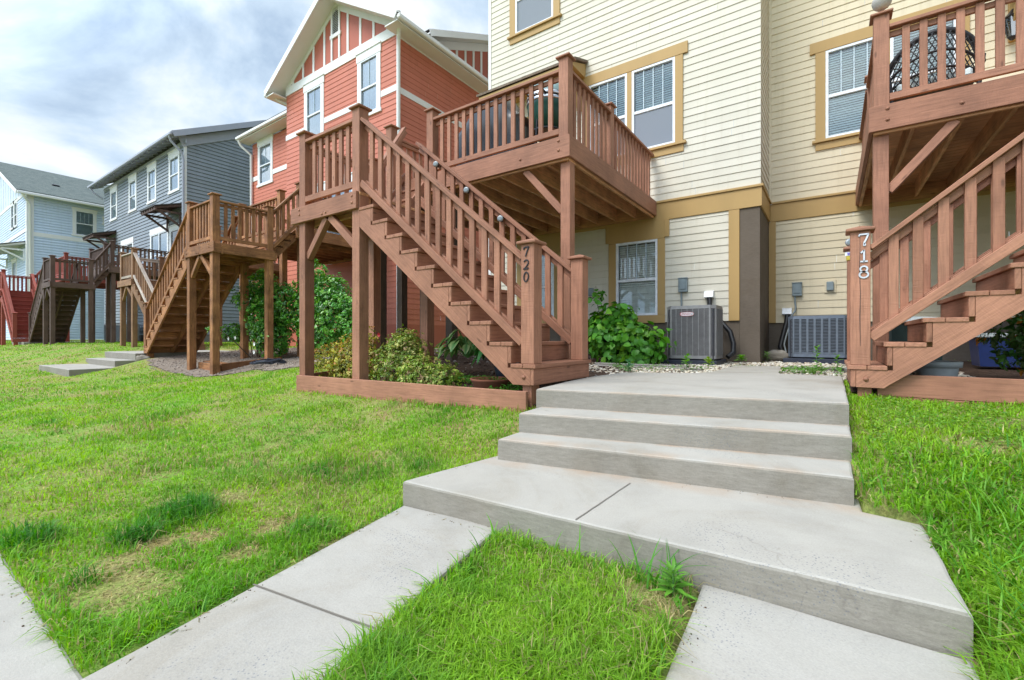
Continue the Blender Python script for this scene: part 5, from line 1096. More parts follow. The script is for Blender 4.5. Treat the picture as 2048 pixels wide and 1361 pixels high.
for k in range(3): a = 2 * math.pi * k / 3 + 0.4; mb.beam(kc + Vector((math.cos(a) * 0.27, math.sin(a) * 0.27, 0.0)), kc + Vector((math.cos(a) * 0.22, math.sin(a) * 0.22, 0.62)), 0.03, 0.03)
mb.lathe(kc, [(0.24, 0.40), (0.25, 0.40), (0.25, 0.43), (0.24, 0.43)], 24); mb.build('stand', M['black'], kg)
cg = thing('covered_grill', 'gas grill hidden under a draped black vinyl cover', 'grill', (-4.42, 5.95, ZD))
def drape(x0, x1, y0, y1, z0, prof, mat, nm, par, seed=2):
    """cloth cover: cross-sections along x whose height follows prof; folds deepen towards the hem"""
    nx_, nt_ = 40, 34; V = []; F_ = []; rr = np.random.default_rng(seed); ph = rr.uniform(0, 6, 4)
    for i in range(nx_ + 1):
        a = i / nx_; x = x0 + (x1 - x0) * a; h = np.interp(a, [p[0] for p in prof], [p[1] for p in prof]); w = np.interp(a, [p[0] for p in prof], [p[2] for p in prof])
        for j in range(nt_ + 1):
            s_ = j / nt_ * 2 - 1; t_ = abs(s_)
            if t_ < 0.4: yy = s_ / 0.4 * 0.5 * w; zz = h * (1 - 0.10 * (t_ / 0.4) ** 3)
            else: q = (t_ - 0.4) / 0.6; yy = math.copysign(0.5 * w * (1 + 0.10 * q), s_); zz = h * 0.90 * (1 - q) + 0.02
            fold = 0.018 * (1 - zz / max(h, 0.1)) * (math.sin(a * 31 + ph[0]) + 0.6 * math.sin(a * 57 + ph[1]))
            V.append((x + 0.01 * math.sin(zz * 9 + ph[2]), (y0 + y1) / 2 + yy * (y1 - y0) + math.copysign(fold, s_), z0 + zz + 0.006 * math.sin(x * 23 + yy * 11)))
    for i in range(nx_):
        for j in range(nt_): k = i * (nt_ + 1) + j; F_.append((k, k + 1, k + nt_ + 2, k + nt_ + 1))
    F_.append(tuple(range(0, nt_ + 1))); F_.append(tuple(range(nx_ * (nt_ + 1), (nx_ + 1) * (nt_ + 1)))[::-1])
    mb = MB(); mb.add(V, F_, smooth=True); return mb.build(nm, mat, par)
drape(-5.02, -3.86, 5.55, 6.2, ZD, [(0, 0.82, 0.8), (0.12, 0.90, 0.86), (0.25, 1.05, 0.95), (0.4, 1.20, 1.0), (0.75, 1.20, 1.0), (0.9, 0.92, 0.86), (1, 0.84, 0.8)], M['cover'], 'cover', cg)
mb = MB()
for x in (-4.85, -4.03):
    for y in (5.65, 6.1): mb.lathe((x, y + 0.02, ZD + 0.035), [(0.033, -0.015), (0.033, 0.015)], 12, (0, 1, 0))
mb.build('caster', M['black'], cg)
# dark wicker chair on the right deck, seen from behind
ZD2 = 2.985; wc = thing('wicker_chair', 'dark woven wicker armchair behind the deck railing of stair 718', 'chair', (1.0, 7.3, ZD2)); o = Vector((0.98, 7.35, ZD2))
def backz(a): return 0.62 + 0.42 * math.sqrt(max(0, 1 - (a / 0.42) ** 2)) * 0.85
mb = MB(); top = [o + Vector((a, -0.22 + 0.20 * (a / 0.40) ** 2, backz(a))) for a in np.linspace(-0.41, 0.41, 17)]; mb.tube([o + Vector((-0.43, 0.30, 0.60)), o + Vector((-0.44, 0.05, 0.62))] + top + [o + Vector((0.44, 0.05, 0.62)), o + Vector((0.43, 0.30, 0.60))], 0.035, 8); mb.build('frame', M['wicker'], wc)
mb = MB()
def bk(u, v): a = u * 0.40; return o + Vector((a, -0.23 + 0.20 * (a / 0.40) ** 2 - 0.02 * v, 0.36 + (backz(a) - 0.36) * v))
for k in range(-12, 15):
    for sg in (1, -1):
        p = [];
        for v in np.linspace(0, 1, 12):
            u = k * 0.13 + sg * (v - 0.5) * 0.7
            if -1 <= u <= 1: p.append(bk(u, v * 0.97))
        if len(p) > 2: mb.tube(p, 0.0065, 5, cap=False)
for v in (0.0, 0.3, 0.62): mb.tube([bk(u, v) for u in np.linspace(-1, 1, 14)], 0.016, 6)
mb.build('backrest', M['wicker'], wc)
mb = MB(); mb.box(o.x - 0.36, o.x + 0.36, o.y - 0.20, o.y + 0.36, o.z + 0.34, o.z + 0.40, 0.02); mb.build('seat', M['wicker'], wc)
mb = MB(); mb.box(o.x - 0.33, o.x + 0.33, o.y - 0.16, o.y + 0.33, o.z + 0.402, o.z + 0.50, 0.04); mb.build('cushion', M['blind_white'], wc)
for sx in (-1, 1):
    for y in (-0.17, 0.32): mb = MB(); mb.tube([o + Vector((sx * 0.36, y, 0.0)), o + Vector((sx * 0.38, y, 0.36)), o + Vector((sx * 0.41, y, 0.60))], 0.022, 8); mb.build('leg', M['wicker'], wc)

# ------------------------------------------------------------------ pots, bins, hose, rock
def pot(name, label, c, prof, mat, extra=None, rim=None):
    mb = MB(); mb.lathe(c, prof, 28); o_ = mb.build(name, mat); tag(o_, label, 'plant pot'); return o_
pot('bowl_planter', 'wide terracotta bowl in the ground cover beneath the stair numbered 720', (-3.05, 3.98, gz1(-3.05, 3.98) - 0.035), [(0.14, 0.0), (0.20, 0.05), (0.235, 0.12), (0.245, 0.13), (0.245, 0.145), (0.22, 0.145), (0.2, 0.1), (0.0, 0.09)], M['terracotta'])
pot('plant_pot', 'slate blue pot almost hidden under the big ribbed leaves', (-3.22, 4.45, gz1(-3.2, 4.4) + 0.02), [(0.10, 0.0), (0.13, 0.12), (0.15, 0.24), (0.16, 0.26), (0.14, 0.26), (0.12, 0.2), (0.0, 0.19)], M['pot_dark'])
pot('plant_pot', 'pale grey ribbed plastic pot behind the boards under stair 718', (0.80, 5.75, -0.10), [(0.115, 0.0), (0.135, 0.1), (0.155, 0.24), (0.156, 0.25), (0.178, 0.25), (0.182, 0.30), (0.165, 0.305), (0.15, 0.27), (0.0, 0.24)], M['pot_grey'])
bb = thing('storage_bin', 'blue plastic storage bin with a lid under the right hand stair', 'storage bin', (1.7, 7.8, 0.08)); mb = MB()
def frus(mb, x0, x1, y0, y1, z0, z1, t): mb.add([(x0 + t, y0 + t, z0), (x1 - t, y0 + t, z0), (x1 - t, y1 - t, z0), (x0 + t, y1 - t, z0), (x0, y0, z1), (x1, y0, z1), (x1, y1, z1), (x0, y1, z1)], [(3, 2, 1, 0), (4, 5, 6, 7), (0, 1, 5, 4), (1, 2, 6, 5), (2, 3, 7, 6), (3, 0, 4, 7)])
frus(mb, 1.42, 1.98, 7.6, 8.05, 0.08, 0.42, 0.03); mb.build('tub', M['bin_blue'], bb); mb = MB(); mb.box(1.39, 2.01, 7.57, 8.08, 0.422, 0.455, 0.012); mb.box(1.5, 1.9, 7.65, 8.0, 0.456, 0.475, 0.01); mb.build('lid', M['pot_grey'], bb)
wb = thing('wheeled_bin', 'dark green wheeled bin with a pale grey lid behind the right hand stair', 'bin', (0.75, 7.2, 0)); mb = MB(); frus(mb, 0.58, 1.02, 6.95, 7.4, 0.06, 0.58, -0.0); mb.build('tub', M['bin_green'], wb)
mb = MB(); mb.lathe((0.80, 7.17, 0.59), [(0.27, 0.0), (0.27, 0.03), (0.20, 0.07), (0.0, 0.085)], 24); mb.build('lid', M['pot_grey'], wb); mb = MB(); mb.lathe((0.6, 7.4, 0.06), [(0.06, -0.02), (0.06, 0.02)], 14, (1, 0, 0)); mb.lathe((1.0, 7.4, 0.06), [(0.06, -0.02), (0.06, 0.02)], 14, (1, 0, 0)); mb.build('wheel', M['black'], wb)
mb = MB(); pts = []
for k in range(140): a = k * 0.2; r = 0.34 + 0.07 * math.sin(k * 0.37); pts.append((-9.75 + r * math.cos(a), 4.95 + r * 0.8 * math.sin(a), gz1(-9.75, 4.95) + 0.06 + 0.018 * (k // 31) + 0.01 * math.sin(k)))
mb.tube(pts, 0.011, 6); tag(mb.build('garden_hose', M['navy']), 'coiled dark garden hose on the dirt under the orange stained deck', 'hose')
def rock(label, c, s, seed):
    g = random.Random(seed); mb = MB(); V = []; F_ = []; a_, b_ = 9, 14
    for i in range(a_ + 1):
        for j in range(b_):
            th = math.pi * i / a_; ph = 2 * math.pi * j / b_; d = Vector((math.sin(th) * math.cos(ph), math.sin(th) * math.sin(ph), math.cos(th))); r = 1 + 0.22 * math.sin(3 * ph + seed) * math.sin(th) + 0.12 * math.sin(5 * th + 2 * ph) + g.uniform(-0.05, 0.05)
            V.append((c[0] + d.x * s[0] * r, c[1] + d.y * s[1] * r, c[2] + d.z * s[2] * r))
    for i in range(a_):
        for j in range(b_): F_.append((i * b_ + j, (i + 1) * b_ + j, (i + 1) * b_ + (j + 1) % b_, i * b_ + (j + 1) % b_))
    mb.add(V, F_, smooth=True); tag(mb.build('rock', M['rock']), label, 'rock')
rock('rough tan field stone by the brown foundation beside the wide condenser', (-0.78, 9.25, 0.10), (0.19, 0.14, 0.10), 3)
rock('low grey stone at the foot of the orange stained stair', (-14.15, 4.05, -0.12), (0.16, 0.14, 0.1), 5)
# far condensers between the grey and pale blue houses
for lab, x, y, h in (('far pale grey condenser in front of the grey house', -30.2, 8.0, 0.95), ('far grey condenser behind the dark brown deck posts', -32.0, 8.0, 1.0)):
    t_ = thing('ac_unit', lab, 'air conditioner', (x, y, 0.2)); mb = MB(); mb.box(x - 0.45, x + 0.45, y - 0.4, y + 0.4, 0.25, 0.2 + h, 0.03); mb.build('cabinet', M['ac'], t_)
    mb = MB()
    for k in range(9): mb.box(x - 0.42 + k * 0.1, x - 0.39 + k * 0.1, y - 0.415, y - 0.401, 0.3, 0.1 + h)
    mb.build('grille', M['ac_light'], t_); mb = MB(); mb.box(x - 0.5, x + 0.5, y - 0.45, y + 0.45, 0.12, 0.245); mb.build('pad', M['navy'], t_)

# ------------------------------------------------------------------ shrubs
def leaf_mesh(n_mid=1, wid=0.5, fold=0.18, curl=0.12):
    """unit leaf along +x: outline with a folded midrib; returns verts and tris"""
    st = [(0.0, 0.0), (0.22, 0.8), (0.5, 1.0), (0.78, 0.62), (1.0, 0.0)]; V = []; ids = []
    for x, w in st:
        z = -curl * x * x * 1.6
        if w == 0: ids.append((len(V),)); V.append((x, 0, z))
        else: ids.append((len(V), len(V) + 1, len(V) + 2)); V += [(x, wid * w / 2, z + fold * w * wid / 2), (x, 0, z), (x, -wid * w / 2, z + fold * w * wid / 2)]
    F_ = []
    for a, b in zip(ids, ids[1:]):
        if len(a) == 1: F_ += [(a[0], b[1], b[0]), (a[0], b[2], b[1])]
        elif len(b) == 1: F_ += [(a[0], a[1], b[0]), (a[1], a[2], b[0])]
        else: F_ += [(a[0], a[1], b[1]), (a[0], b[1], b[0]), (a[1], a[2], b[2]), (a[1], b[2], b[1])]
    return np.array(V, float), np.array(F_)
LEAF_B, LEAF_N = leaf_mesh(wid=0.78, fold=0.22, curl=0.22), leaf_mesh(wid=0.52, fold=0.3, curl=0.10)
def scatter_leaves(P, D, U, S, base, cols, name, mat, parent, edge=None):
    """leaf copies at points P, long axis D, up hint U, sizes S, colours cols"""
    LV, LF = base; n = len(P); D = D / np.linalg.norm(D, axis=1, keepdims=True)
    B = np.cross(U, D); B /= np.linalg.norm(B, axis=1, keepdims=True) + 1e-9; T = np.cross(D, B)
    V = P[:, None] + S[:, None, None] * (LV[None, :, 0:1] * D[:, None] + LV[None, :, 1:2] * B[:, None] + LV[None, :, 2:3] * T[:, None])
    F_ = (LF[None] + np.arange(n)[:, None, None] * len(LV)).reshape(-1, 3); C = np.repeat(cols[:, None], len(LV), 1)
    if edge is not None: m = np.abs(LV[:, 1]) > 0.1; C[:, m] = C[:, m] * 0.25 + np.array(edge) * 0.75
    return np_mesh(name, V.reshape(-1, 3), [F_], mat, C.reshape(-1, 3), parent)
def shrub(name, label, blobs, n, size, palette, leaf, mat, seed, droop=0.2, shell=0.45, tipcol=None, stems=True, zmin=None, whorl=5, clump=0.05, group=None):
    """crown made of leaf whorls spread through several uneven blobs"""
    g = np.random.default_rng(seed); base = Vector((np.mean([b[0][0] for b in blobs]), np.mean([b[0][1] for b in blobs]), min(b[0][2] - b[1][2] for b in blobs)))
    t_ = thing(name, label, 'shrub', base, group); vol = np.array([b[1][0] * b[1][1] * b[1][2] for b in blobs]) ** 0.72; k = g.choice(len(blobs), n // whorl, p=vol / vol.sum())
    Cc = np.array([b[0] for b in blobs])[k]; Rr = np.array([b[1] for b in blobs])[k]; d = g.normal(size=(len(k), 3)); d /= np.linalg.norm(d, axis=1, keepdims=True)
    r = 1 - shell * g.random(len(k)) ** 1.6; r *= 1 + 0.17 * np.sin(d[:, 0] * 9 + k) * np.sin(d[:, 2] * 8 + d[:, 1] * 7) + 0.10 * np.sin(d[:, 0] * 21 + d[:, 2] * 17 + k)
    sp = g.random(len(k)) < 0.07; r[sp] *= g.uniform(1.05, 1.35, sp.sum())
    W = Cc + d * Rr * r[:, None]; 
    if zmin is not None: W[:, 2] = np.maximum(W[:, 2], zmin + g.random(len(k)) * 0.05)
    P = np.repeat(W, whorl, 0) + g.normal(size=(len(k) * whorl, 3)) * clump * 0.25; dd = np.repeat(d, whorl, 0); axis = dd + np.array([0, 0, 0.55]); axis /= np.linalg.norm(axis, axis=1, keepdims=True)
    rnd = g.normal(size=P.shape); D = rnd - axis * (rnd * axis).sum(1, keepdims=True); D /= np.linalg.norm(D, axis=1, keepdims=True); D = D + axis * g.uniform(0.1, 0.9, (len(P), 1)) - np.array([0, 0, droop])
    U = axis + 0.35 * g.normal(size=P.shape); S = size * g.uniform(0.6, 1.15, len(P)); pal = np.array(palette); w = np.repeat(g.integers(0, len(pal), len(k)), whorl); C = pal[w] * g.uniform(0.75, 1.2, (len(P), 1)) * np.repeat(0.6 + 0.8 * vnoise(W[:, 0] * 7 + W[:, 1] * 3, W[:, 2] * 7, seed), whorl)[:, None]
    if tipcol is not None: q = np.repeat(g.random(len(k)) < tipcol[1], whorl); C[q] = np.array(tipcol[0]) * g.uniform(0.7, 1.2, (q.sum(), 1))
    scatter_leaves(P, D, U, S, leaf, C, 'foliage', mat, t_)
    if stems:
        mb = MB()
        for i in range(9):
            b = blobs[i % len(blobs)]; e_ = Vector(b[0]) + Vector((g.uniform(-.5, .5) * b[1][0], g.uniform(-.5, .5) * b[1][1], g.uniform(-.2, .5) * b[1][2])); s0 = base + Vector((g.uniform(-.08, .08), g.uniform(-.08, .08), -0.12)); m_ = s0.lerp(e_, 0.5) + Vector((g.uniform(-.06, .06), g.uniform(-.06, .06), 0.05))
            mb.tube([s0, m_, e_], [0.014, 0.010, 0.004], 6)
        mb.build('stem', M['stem'], t_)
    return t_
HYD = [(0.13, 0.39, 0.03), (0.09, 0.31, 0.025), (0.20, 0.46, 0.04), (0.065, 0.24, 0.02)]
shrub('broadleaf_shrub', 'bright green broad leaved shrub between the brown stair and the tall condenser', [((-2.78, 7.05, 0.36), (0.52, 0.42, 0.36)), ((-3.05, 7.0, 0.55), (0.38, 0.34, 0.36)), ((-2.45, 7.02, 0.30), (0.38, 0.34, 0.30)), ((-2.85, 7.1, 0.75), (0.25, 0.25, 0.22)), ((-3.20, 7.0, 1.03), (0.07, 0.07, 0.16))], 2300, 0.125, HYD, LEAF_B, M['leaf'], 21, droop=0.5, shell=0.5, zmin=0.05, whorl=4, clump=0.2)
GAR = [(0.08, 0.28, 0.03), (0.13, 0.38, 0.045), (0.05, 0.19, 0.025), (0.20, 0.43, 0.06)]
shrub('gardenia_shrub', 'tall glossy green shrub between the orange stained and brown stairs', [((-9.3, 5.95, 0.72), (0.72, 0.55, 0.70)), ((-9.55, 5.95, 1.35), (0.55, 0.5, 0.50)), ((-8.75, 5.95, 0.95), (0.55, 0.45, 0.55)), ((-9.75, 6.0, 1.85), (0.28, 0.3, 0.35)), ((-9.0, 5.95, 1.45), (0.38, 0.35, 0.35)), ((-10.15, 6.1, 0.95), (0.55, 0.45, 0.6)), ((-8.3, 6.0, 0.75), (0.35, 0.35, 0.5))], 21000, 0.066, GAR, LEAF_N, M['leaf_gloss'], 22, droop=0.1, whorl=7, clump=0.05)
shrub('gardenia_shrub', 'glossy green shrub with white blooms under the orange stained deck', [((-11.3, 5.65, 0.95), (0.50, 0.45, 0.75)), ((-11.9, 5.6, 1.40), (0.42, 0.4, 0.40)), ((-10.8, 5.6, 0.55), (0.50, 0.4, 0.55)), ((-11.3, 5.6, 1.75), (0.30, 0.3, 0.30)), ((-12.2, 5.4, 0.55), (0.34, 0.3, 0.22)), ((-11.7, 4.7, 0.62), (0.16, 0.12, 0.08)), ((-10.6, 5.75, 1.25), (0.45, 0.4, 0.5))], 17000, 0.068, GAR, LEAF_N, M['leaf_gloss'], 23, droop=0.1, whorl=7, clump=0.05)
def flowers(parent_label, pts, s, mat, nm):
    t_ = thing(nm, parent_label, 'flower', pts[0]); 
    for p in pts:
        mb = MB()
        for k in range(6):
            a = k * math.pi / 3; u = Vector((math.cos(a), -0.5, math.sin(a))).normalized(); w = Vector((-math.sin(a), 0, math.cos(a))); c = Vector(p); mb.face([c, c + u * s * 0.5 + w * s * 0.35, c + u * s, c + u * s * 0.5 - w * s * 0.35])
        mb.build('bloom', mat, t_)
flowers('white blooms low on the glossy shrub under the orange stained deck', [(-11.6, 5.12, 0.42), (-11.9, 5.1, 0.40), (-10.7, 5.12, 0.10), (-10.75, 5.15, 0.28)], 0.06, M['flower_w'], 'white_flowers')
AZA = [(0.45, 0.46, 0.05), (0.55, 0.52, 0.08), (0.30, 0.36, 0.05), (0.60, 0.48, 0.12), (0.20, 0.23, 0.04)]
shrub('azalea_shrub', 'yellow green azalea between the two front posts of stair 720', [((-5.75, 3.78, 0.05), (0.34, 0.26, 0.26)), ((-5.35, 3.85, 0.15), (0.40, 0.28, 0.30)), ((-5.28, 3.8, -0.02), (0.32, 0.26, 0.22)), ((-5.22, 3.9, 0.36), (0.22, 0.18, 0.18))], 8500, 0.036, AZA, LEAF_N, M['leaf'], 24, droop=0.0, tipcol=((0.50, 0.24, 0.06), 0.08), whorl=6, clump=0.03)
shrub('azalea_shrub', 'wide green and copper azalea under the middle of stair 720', [((-4.35, 3.78, 0.08), (0.42, 0.30, 0.28)), ((-3.92, 3.75, 0.0), (0.40, 0.26, 0.22)), ((-4.28, 3.85, 0.25), (0.28, 0.24, 0.24)), ((-4.45, 4.0, 0.36), (0.16, 0.16, 0.2)), ((-3.56, 3.75, -0.05), (0.24, 0.2, 0.15))], 12500, 0.034, [(0.28, 0.42, 0.06), (0.40, 0.48, 0.09), (0.18, 0.28, 0.04), (0.54, 0.52, 0.16), (0.22, 0.34, 0.06)], LEAF_N, M['leaf'], 25, droop=0.0, tipcol=((0.40, 0.26, 0.14), 0.07), whorl=6, clump=0.03)
flowers('single red bloom beside the brown post above the azaleas', [(-5.35, 4.3, 0.46)], 0.045, M['flower_r'], 'red_flower')
shrub('leafy_shrub', 'shaded green shrub with orange leaf tips under the stair numbered 718', [((1.42, 6.1, 0.52), (0.24, 0.25, 0.34)), ((1.65, 6.0, 0.35), (0.3, 0.25, 0.3)), ((1.72, 6.2, 0.8), (0.3, 0.25, 0.25))], 3200, 0.06, [(0.05, 0.16, 0.03), (0.09, 0.22, 0.04), (0.15, 0.22, 0.07)], LEAF_N, M['leaf'], 26, tipcol=((0.5, 0.2, 0.03), 0.06), whorl=6)
def hosta(label, c, n, L_, seed, edge):
    g = np.random.default_rng(seed); t_ = thing('hosta_plant', label, 'plant', c); a = g.uniform(0, 6.28, n); el = g.uniform(0.1, 1.2, n); S = L_ * g.uniform(0.7, 1.1, n)
    D0 = np.stack([np.cos(a) * np.cos(el), np.sin(a) * np.cos(el), np.sin(el)], 1); ln = g.uniform(0.16, 0.34, n); P = np.array(c) + D0 * ln[:, None]; D = D0 * np.array([1, 1, 0.1]) + np.array([0, 0, -0.45]) + 0.15 * g.normal(size=D0.shape)
    base = leaf_mesh(wid=0.62, fold=0.25, curl=0.3); C = np.array([(0.045, 0.17, 0.045)]) * g.uniform(0.8, 1.5, (n, 1))
    scatter_leaves(P, D, D0 * 0.4 + np.array([0, 0, 1.0]), S, base, C, 'foliage', M['leaf'], t_, edge)
    mb = MB()
    for i in range(n): mb.tube([Vector(c) + Vector((0, 0, -0.05)), Vector(c).lerp(Vector(P[i]), 0.6) + Vector((0, 0, 0.02)), Vector(P[i])], 0.005, 5)
    mb.build('stem', mat_stalk, t_)
mat_stalk = mat_plain('green stalks', (0.10, 0.22, 0.05), 0.6)
hosta('dark green hosta with pale leaf edges beneath the stair numbered 720', (-3.72, 4.35, 0.22), 42, 0.20, 31, (0.34, 0.40, 0.16))
hosta('plain green broad leaved plant in the slate blue pot', (-3.15, 4.32, 0.22), 26, 0.22, 32, (0.07, 0.24, 0.05))

# ------------------------------------------------------------------ grass
KEEP = [[(-2.12, 1.84), (0.365, 1.96), (0.345, 2.81), (0.125, 2.85), (0.105, 2.93), (0.105, 3.7), (0.11, 6.3), (-2.2, 5.4), (-2.02, 3.15), (-1.99, 2.65)], [(-1.84, 0.2), (-1.03, 0.2), (-1.25, 1.0), (-1.41, 1.95), (-2.12, 1.88)], [(-0.39, 0.2), (0.375, 0.2), (0.37, 2.0), (-0.46, 2.0)],
        BED, BED2, DIRT, GRAVEL, [(-16.95, 2.62), (-13.85, 2.62), (-13.85, 6.5), (-16.95, 6.5)], [(-31.1, 3.95), (-28.2, 3.95), (-28.2, 6.7), (-31.1, 6.7)], [(-80, -9), (40, -9), (40, 0.375), (-80, 0.375)]]
CL = [(-2.86, 0.80, 0.16, 1.0), (-3.05, 1.08, 0.24, 1.0), (-2.55, 0.56, 0.12, 0.7), (-3.25, 0.47, 0.14, 0.8), (-3.1, 1.9, 0.25, 0.5), (-2.2, 1.35, 0.18, 0.5)]     # dark tufts x, y, radius, strength
BARE = [(-2.33, 0.60, 0.19), (-2.73, 0.86, 0.09), (-2.42, 1.27, 0.13), (-2.62, 0.99, 0.1), (-4.0, 2.1, 0.11), (-2.25, 1.02, 0.1), (-3.1, 1.35, 0.15), (-0.5, 1.72, 0.16), (0.95, 4.2, 0.18), (0.75, 3.7, 0.2), (-3.9, 1.2, 0.14), (-2.62, 0.62, 0.10), (-3.35, 1.05, 0.09)]
CYW, SYW = math.cos(R(35)), math.sin(R(35))
def grass(name, n, seed, hfun=None, box=None, wmul=1.0, dmin=0.25, dmax=45.0, power=0.55, group=None):
    """blades thinning out with distance from the camera, wider where they are farther and fewer"""
    g = np.random.default_rng(seed)
    d = dmin * (dmax / dmin) ** (g.random(n) ** power); ang = g.uniform(-R(66), R(62), n); a = R(35) + ang
    x, y = -np.sin(a) * d, np.cos(a) * d
    k = (y > 0.37) & (y < 14); x, y, d = x[k], y[k], d[k]
    bad = np.zeros(len(x), bool)
    jx, jy = x + g.normal(size=len(x)) * 0.012, y + g.normal(size=len(x)) * 0.012
    for p in KEEP: bad |= inside(jx, jy, p)
    x, y, d = x[~bad], y[~bad], d[~bad]
    nz = vnoise(x * 2.2, y * 2.2, 1) * 0.6 + vnoise(x * 6.5, y * 6.5, 2) * 0.4; bare = np.zeros(len(x)); tuft = np.zeros(len(x))
    for bx_, by_, br in BARE: bare = np.maximum(bare, np.clip(1.25 - np.hypot(x - bx_, (y - by_)) / br + 0.8 * (vnoise(x * 14, y * 14, 4) - 0.5), 0, 1))
    for cx_, cy_, cr, cs in CL: tuft = np.maximum(tuft, cs * np.clip(1.4 - np.hypot(x - cx_, y - cy_) / cr * 1.3, 0, 1))
    dry = np.clip(vnoise(x * 1.15 + 3, y * 1.7, 31) * 2.2 - 0.95 + 0.5 * (vnoise(x * 6, y * 6, 37) - 0.5), 0, 1) * (x < -0.2)
    fine = np.clip(vnoise(x * 11, y * 11, 61) * 2.6 - 1.55, 0, 1) * (0.4 + 0.6 * vnoise(x * 2.7, y * 2.7, 62)); far_r = np.clip((y - 3.0) / 0.7, 0, 1) * np.clip((x - 0.1) / 0.2, 0, 1)
    keepp = np.clip(0.30 + 1.25 * nz - 0.3 * dry, 0.15, 1) * (1 - 0.45 * bare); k = g.random(len(x)) < keepp
    x, y, d, nz, bare, tuft, dry, fine, far_r = x[k], y[k], d[k], nz[k], bare[k], tuft[k], dry[k], fine[k], far_r[k]; n = len(x)
    z = gz(x, y)
    edge = np.clip(1 - np.minimum(np.abs(y - 0.39), np.minimum(np.abs(x + 1.33 + (y - 1) * 0.2), np.minimum(np.abs(x + 1.95), np.minimum(np.abs(x + 0.42), np.abs(y - 3.33))))) / 0.12, 0, 1)
    lush = np.clip((x + 0.05) / 0.5, 0, 1) * (1 - 0.75 * far_r)
    tall = np.clip(vnoise(x * 1.9 - 4, y * 2.4, 33) * 2.4 - 1.35, 0, 1)
    h = (0.017 + 0.022 * nz + 0.022 * tall + 0.022 * fine + 0.02 * edge + 0.055 * tuft + 0.032 * ((x > -1.42) & (x < -0.38) & (y < 1.9)) * vnoise(x * 5, y * 5, 44) + lush * (0.022 + 0.070 * np.clip(vnoise(x * 2.0 + 5, y * 2.0, 8) * 1.6 - 0.5, 0, 1) * np.clip((3.9 - y) / 1.5, 0, 1))) * g.uniform(0.6, 1.35, n)
    h *= np.where(bare > 0.3, 0.55, 1.0); w = (0.0027 + 0.0011 * d ** 0.9) * wmul * g.uniform(0.7, 1.3, n) * (1 + 0.5 * lush)
    az = g.uniform(0, 6.283, n) + 1.2 * vnoise(x * 3, y * 3, 12); lean = np.clip(g.normal(0.85, 0.42, n) + 0.1 * lush + 0.6 * bare, 0.05, 1.6); L_ = h * 1.35
    dx, dy = np.cos(az), np.sin(az); px_, py_ = -dy, dx
    b = np.stack([x, y, z - 0.006], 1); sv = np.stack([px_, py_, np.zeros(n)], 1) * (w / 2)[:, None]
    m_ = b + np.stack([dx * lean * 0.30, dy * lean * 0.30, 0.62 - 0.10 * lean], 1) * L_[:, None]
    tp = b + np.stack([dx * lean * 0.85, dy * lean * 0.85, 1.0 - 0.42 * lean], 1) * L_[:, None]
    V = np.stack([b - sv, b + sv, m_ - sv * 0.8, m_ + sv * 0.8, tp], 1).reshape(-1, 3); i5 = np.arange(n)[:, None] * 5
    q = np.array([[0, 1, 3, 2]]) + i5; tri = np.array([[2, 3, 4]]) + i5
    c1, c2, c3, st = np.array((0.165, 0.42, 0.022)), np.array((0.31, 0.52, 0.042)), np.array((0.07, 0.26, 0.03)), np.array((0.50, 0.43, 0.20))
    mixv = np.clip(vnoise(x * 1.3 + 9, y * 1.3, 5) * 1.3 + 0.02 + g.normal(size=n) * 0.18, 0, 1)[:, None]; C = c1 * (1 - mixv) + c2 * mixv
    dk = np.clip(tuft * 1.1 + 0.35 * tall + 0.55 * fine - 0.5 * far_r + 0.6 * np.clip(vnoise(x * 2.6, y * 2.6, 9) * 2 - 1.2, 0, 1) + 0.35 * lush * np.clip(vnoise(x * 3, y * 3, 15) * 2 - 0.8, 0, 1), 0, 1)[:, None]; C = C * (1 - dk) + c3 * dk
    straw = (g.random(n) < 0.04 + 0.15 * np.clip(1.1 - 2 * nz, 0, 1) + 0.9 * bare + 0.24 * dry)[:, None]; C = np.where(straw, st * g.uniform(0.6, 1.15, (n, 1)), C) * g.uniform(0.62, 1.30, (n, 1))
    return tag(np_mesh(name, V, [q, tri], M['grass'], np.repeat(C, 5, 0)), kind='stuff')
grass('grass', 900000, 41)
# long arching blades on the bank right of the steps and single stalks
def tall_blades(name, label, pts, seed, kind=None, cols=((0.13, 0.36, 0.03), (0.20, 0.42, 0.06), (0.08, 0.26, 0.03)), hr=(0.11, 0.24), wr=(0.004, 0.0085)):
    g = np.random.default_rng(seed); V = []; F_ = []; C = []
    for (x, y, hm) in pts:
        h = g.uniform(*hr) * hm; w = g.uniform(*wr); a = g.uniform(0, 6.28); ln = g.uniform(0.3, 1.1); z = gz1(x, y) - 0.01; b0 = len(V); ns = 6; c = np.array(cols[g.integers(0, len(cols))]) * g.uniform(0.8, 1.25)
        for s_ in range(ns + 1):
            t_ = s_ / ns; r = ln * h * t_ ** 1.8; zz = z + h * (t_ - 0.32 * ln * t_ ** 2.6); ww = w * (1 - t_) ** 0.6 * (0.7 + 0.6 * min(1, t_ * 3)) / 2
            for sg in (-1, 1): V.append((x + math.cos(a) * r - math.sin(a) * ww * sg, y + math.sin(a) * r + math.cos(a) * ww * sg, zz)); C.append(c)
        for s_ in range(ns): F_.append((b0 + 2 * s_, b0 + 2 * s_ + 1, b0 + 2 * s_ + 3, b0 + 2 * s_ + 2))
    o_ = np_mesh(name, np.array(V), [np.array(F_)], M['grass'], np.array(C)); return tag(o_, label, 'grass' if label else None, kind=kind)
g = np.random.default_rng(5); pts = []
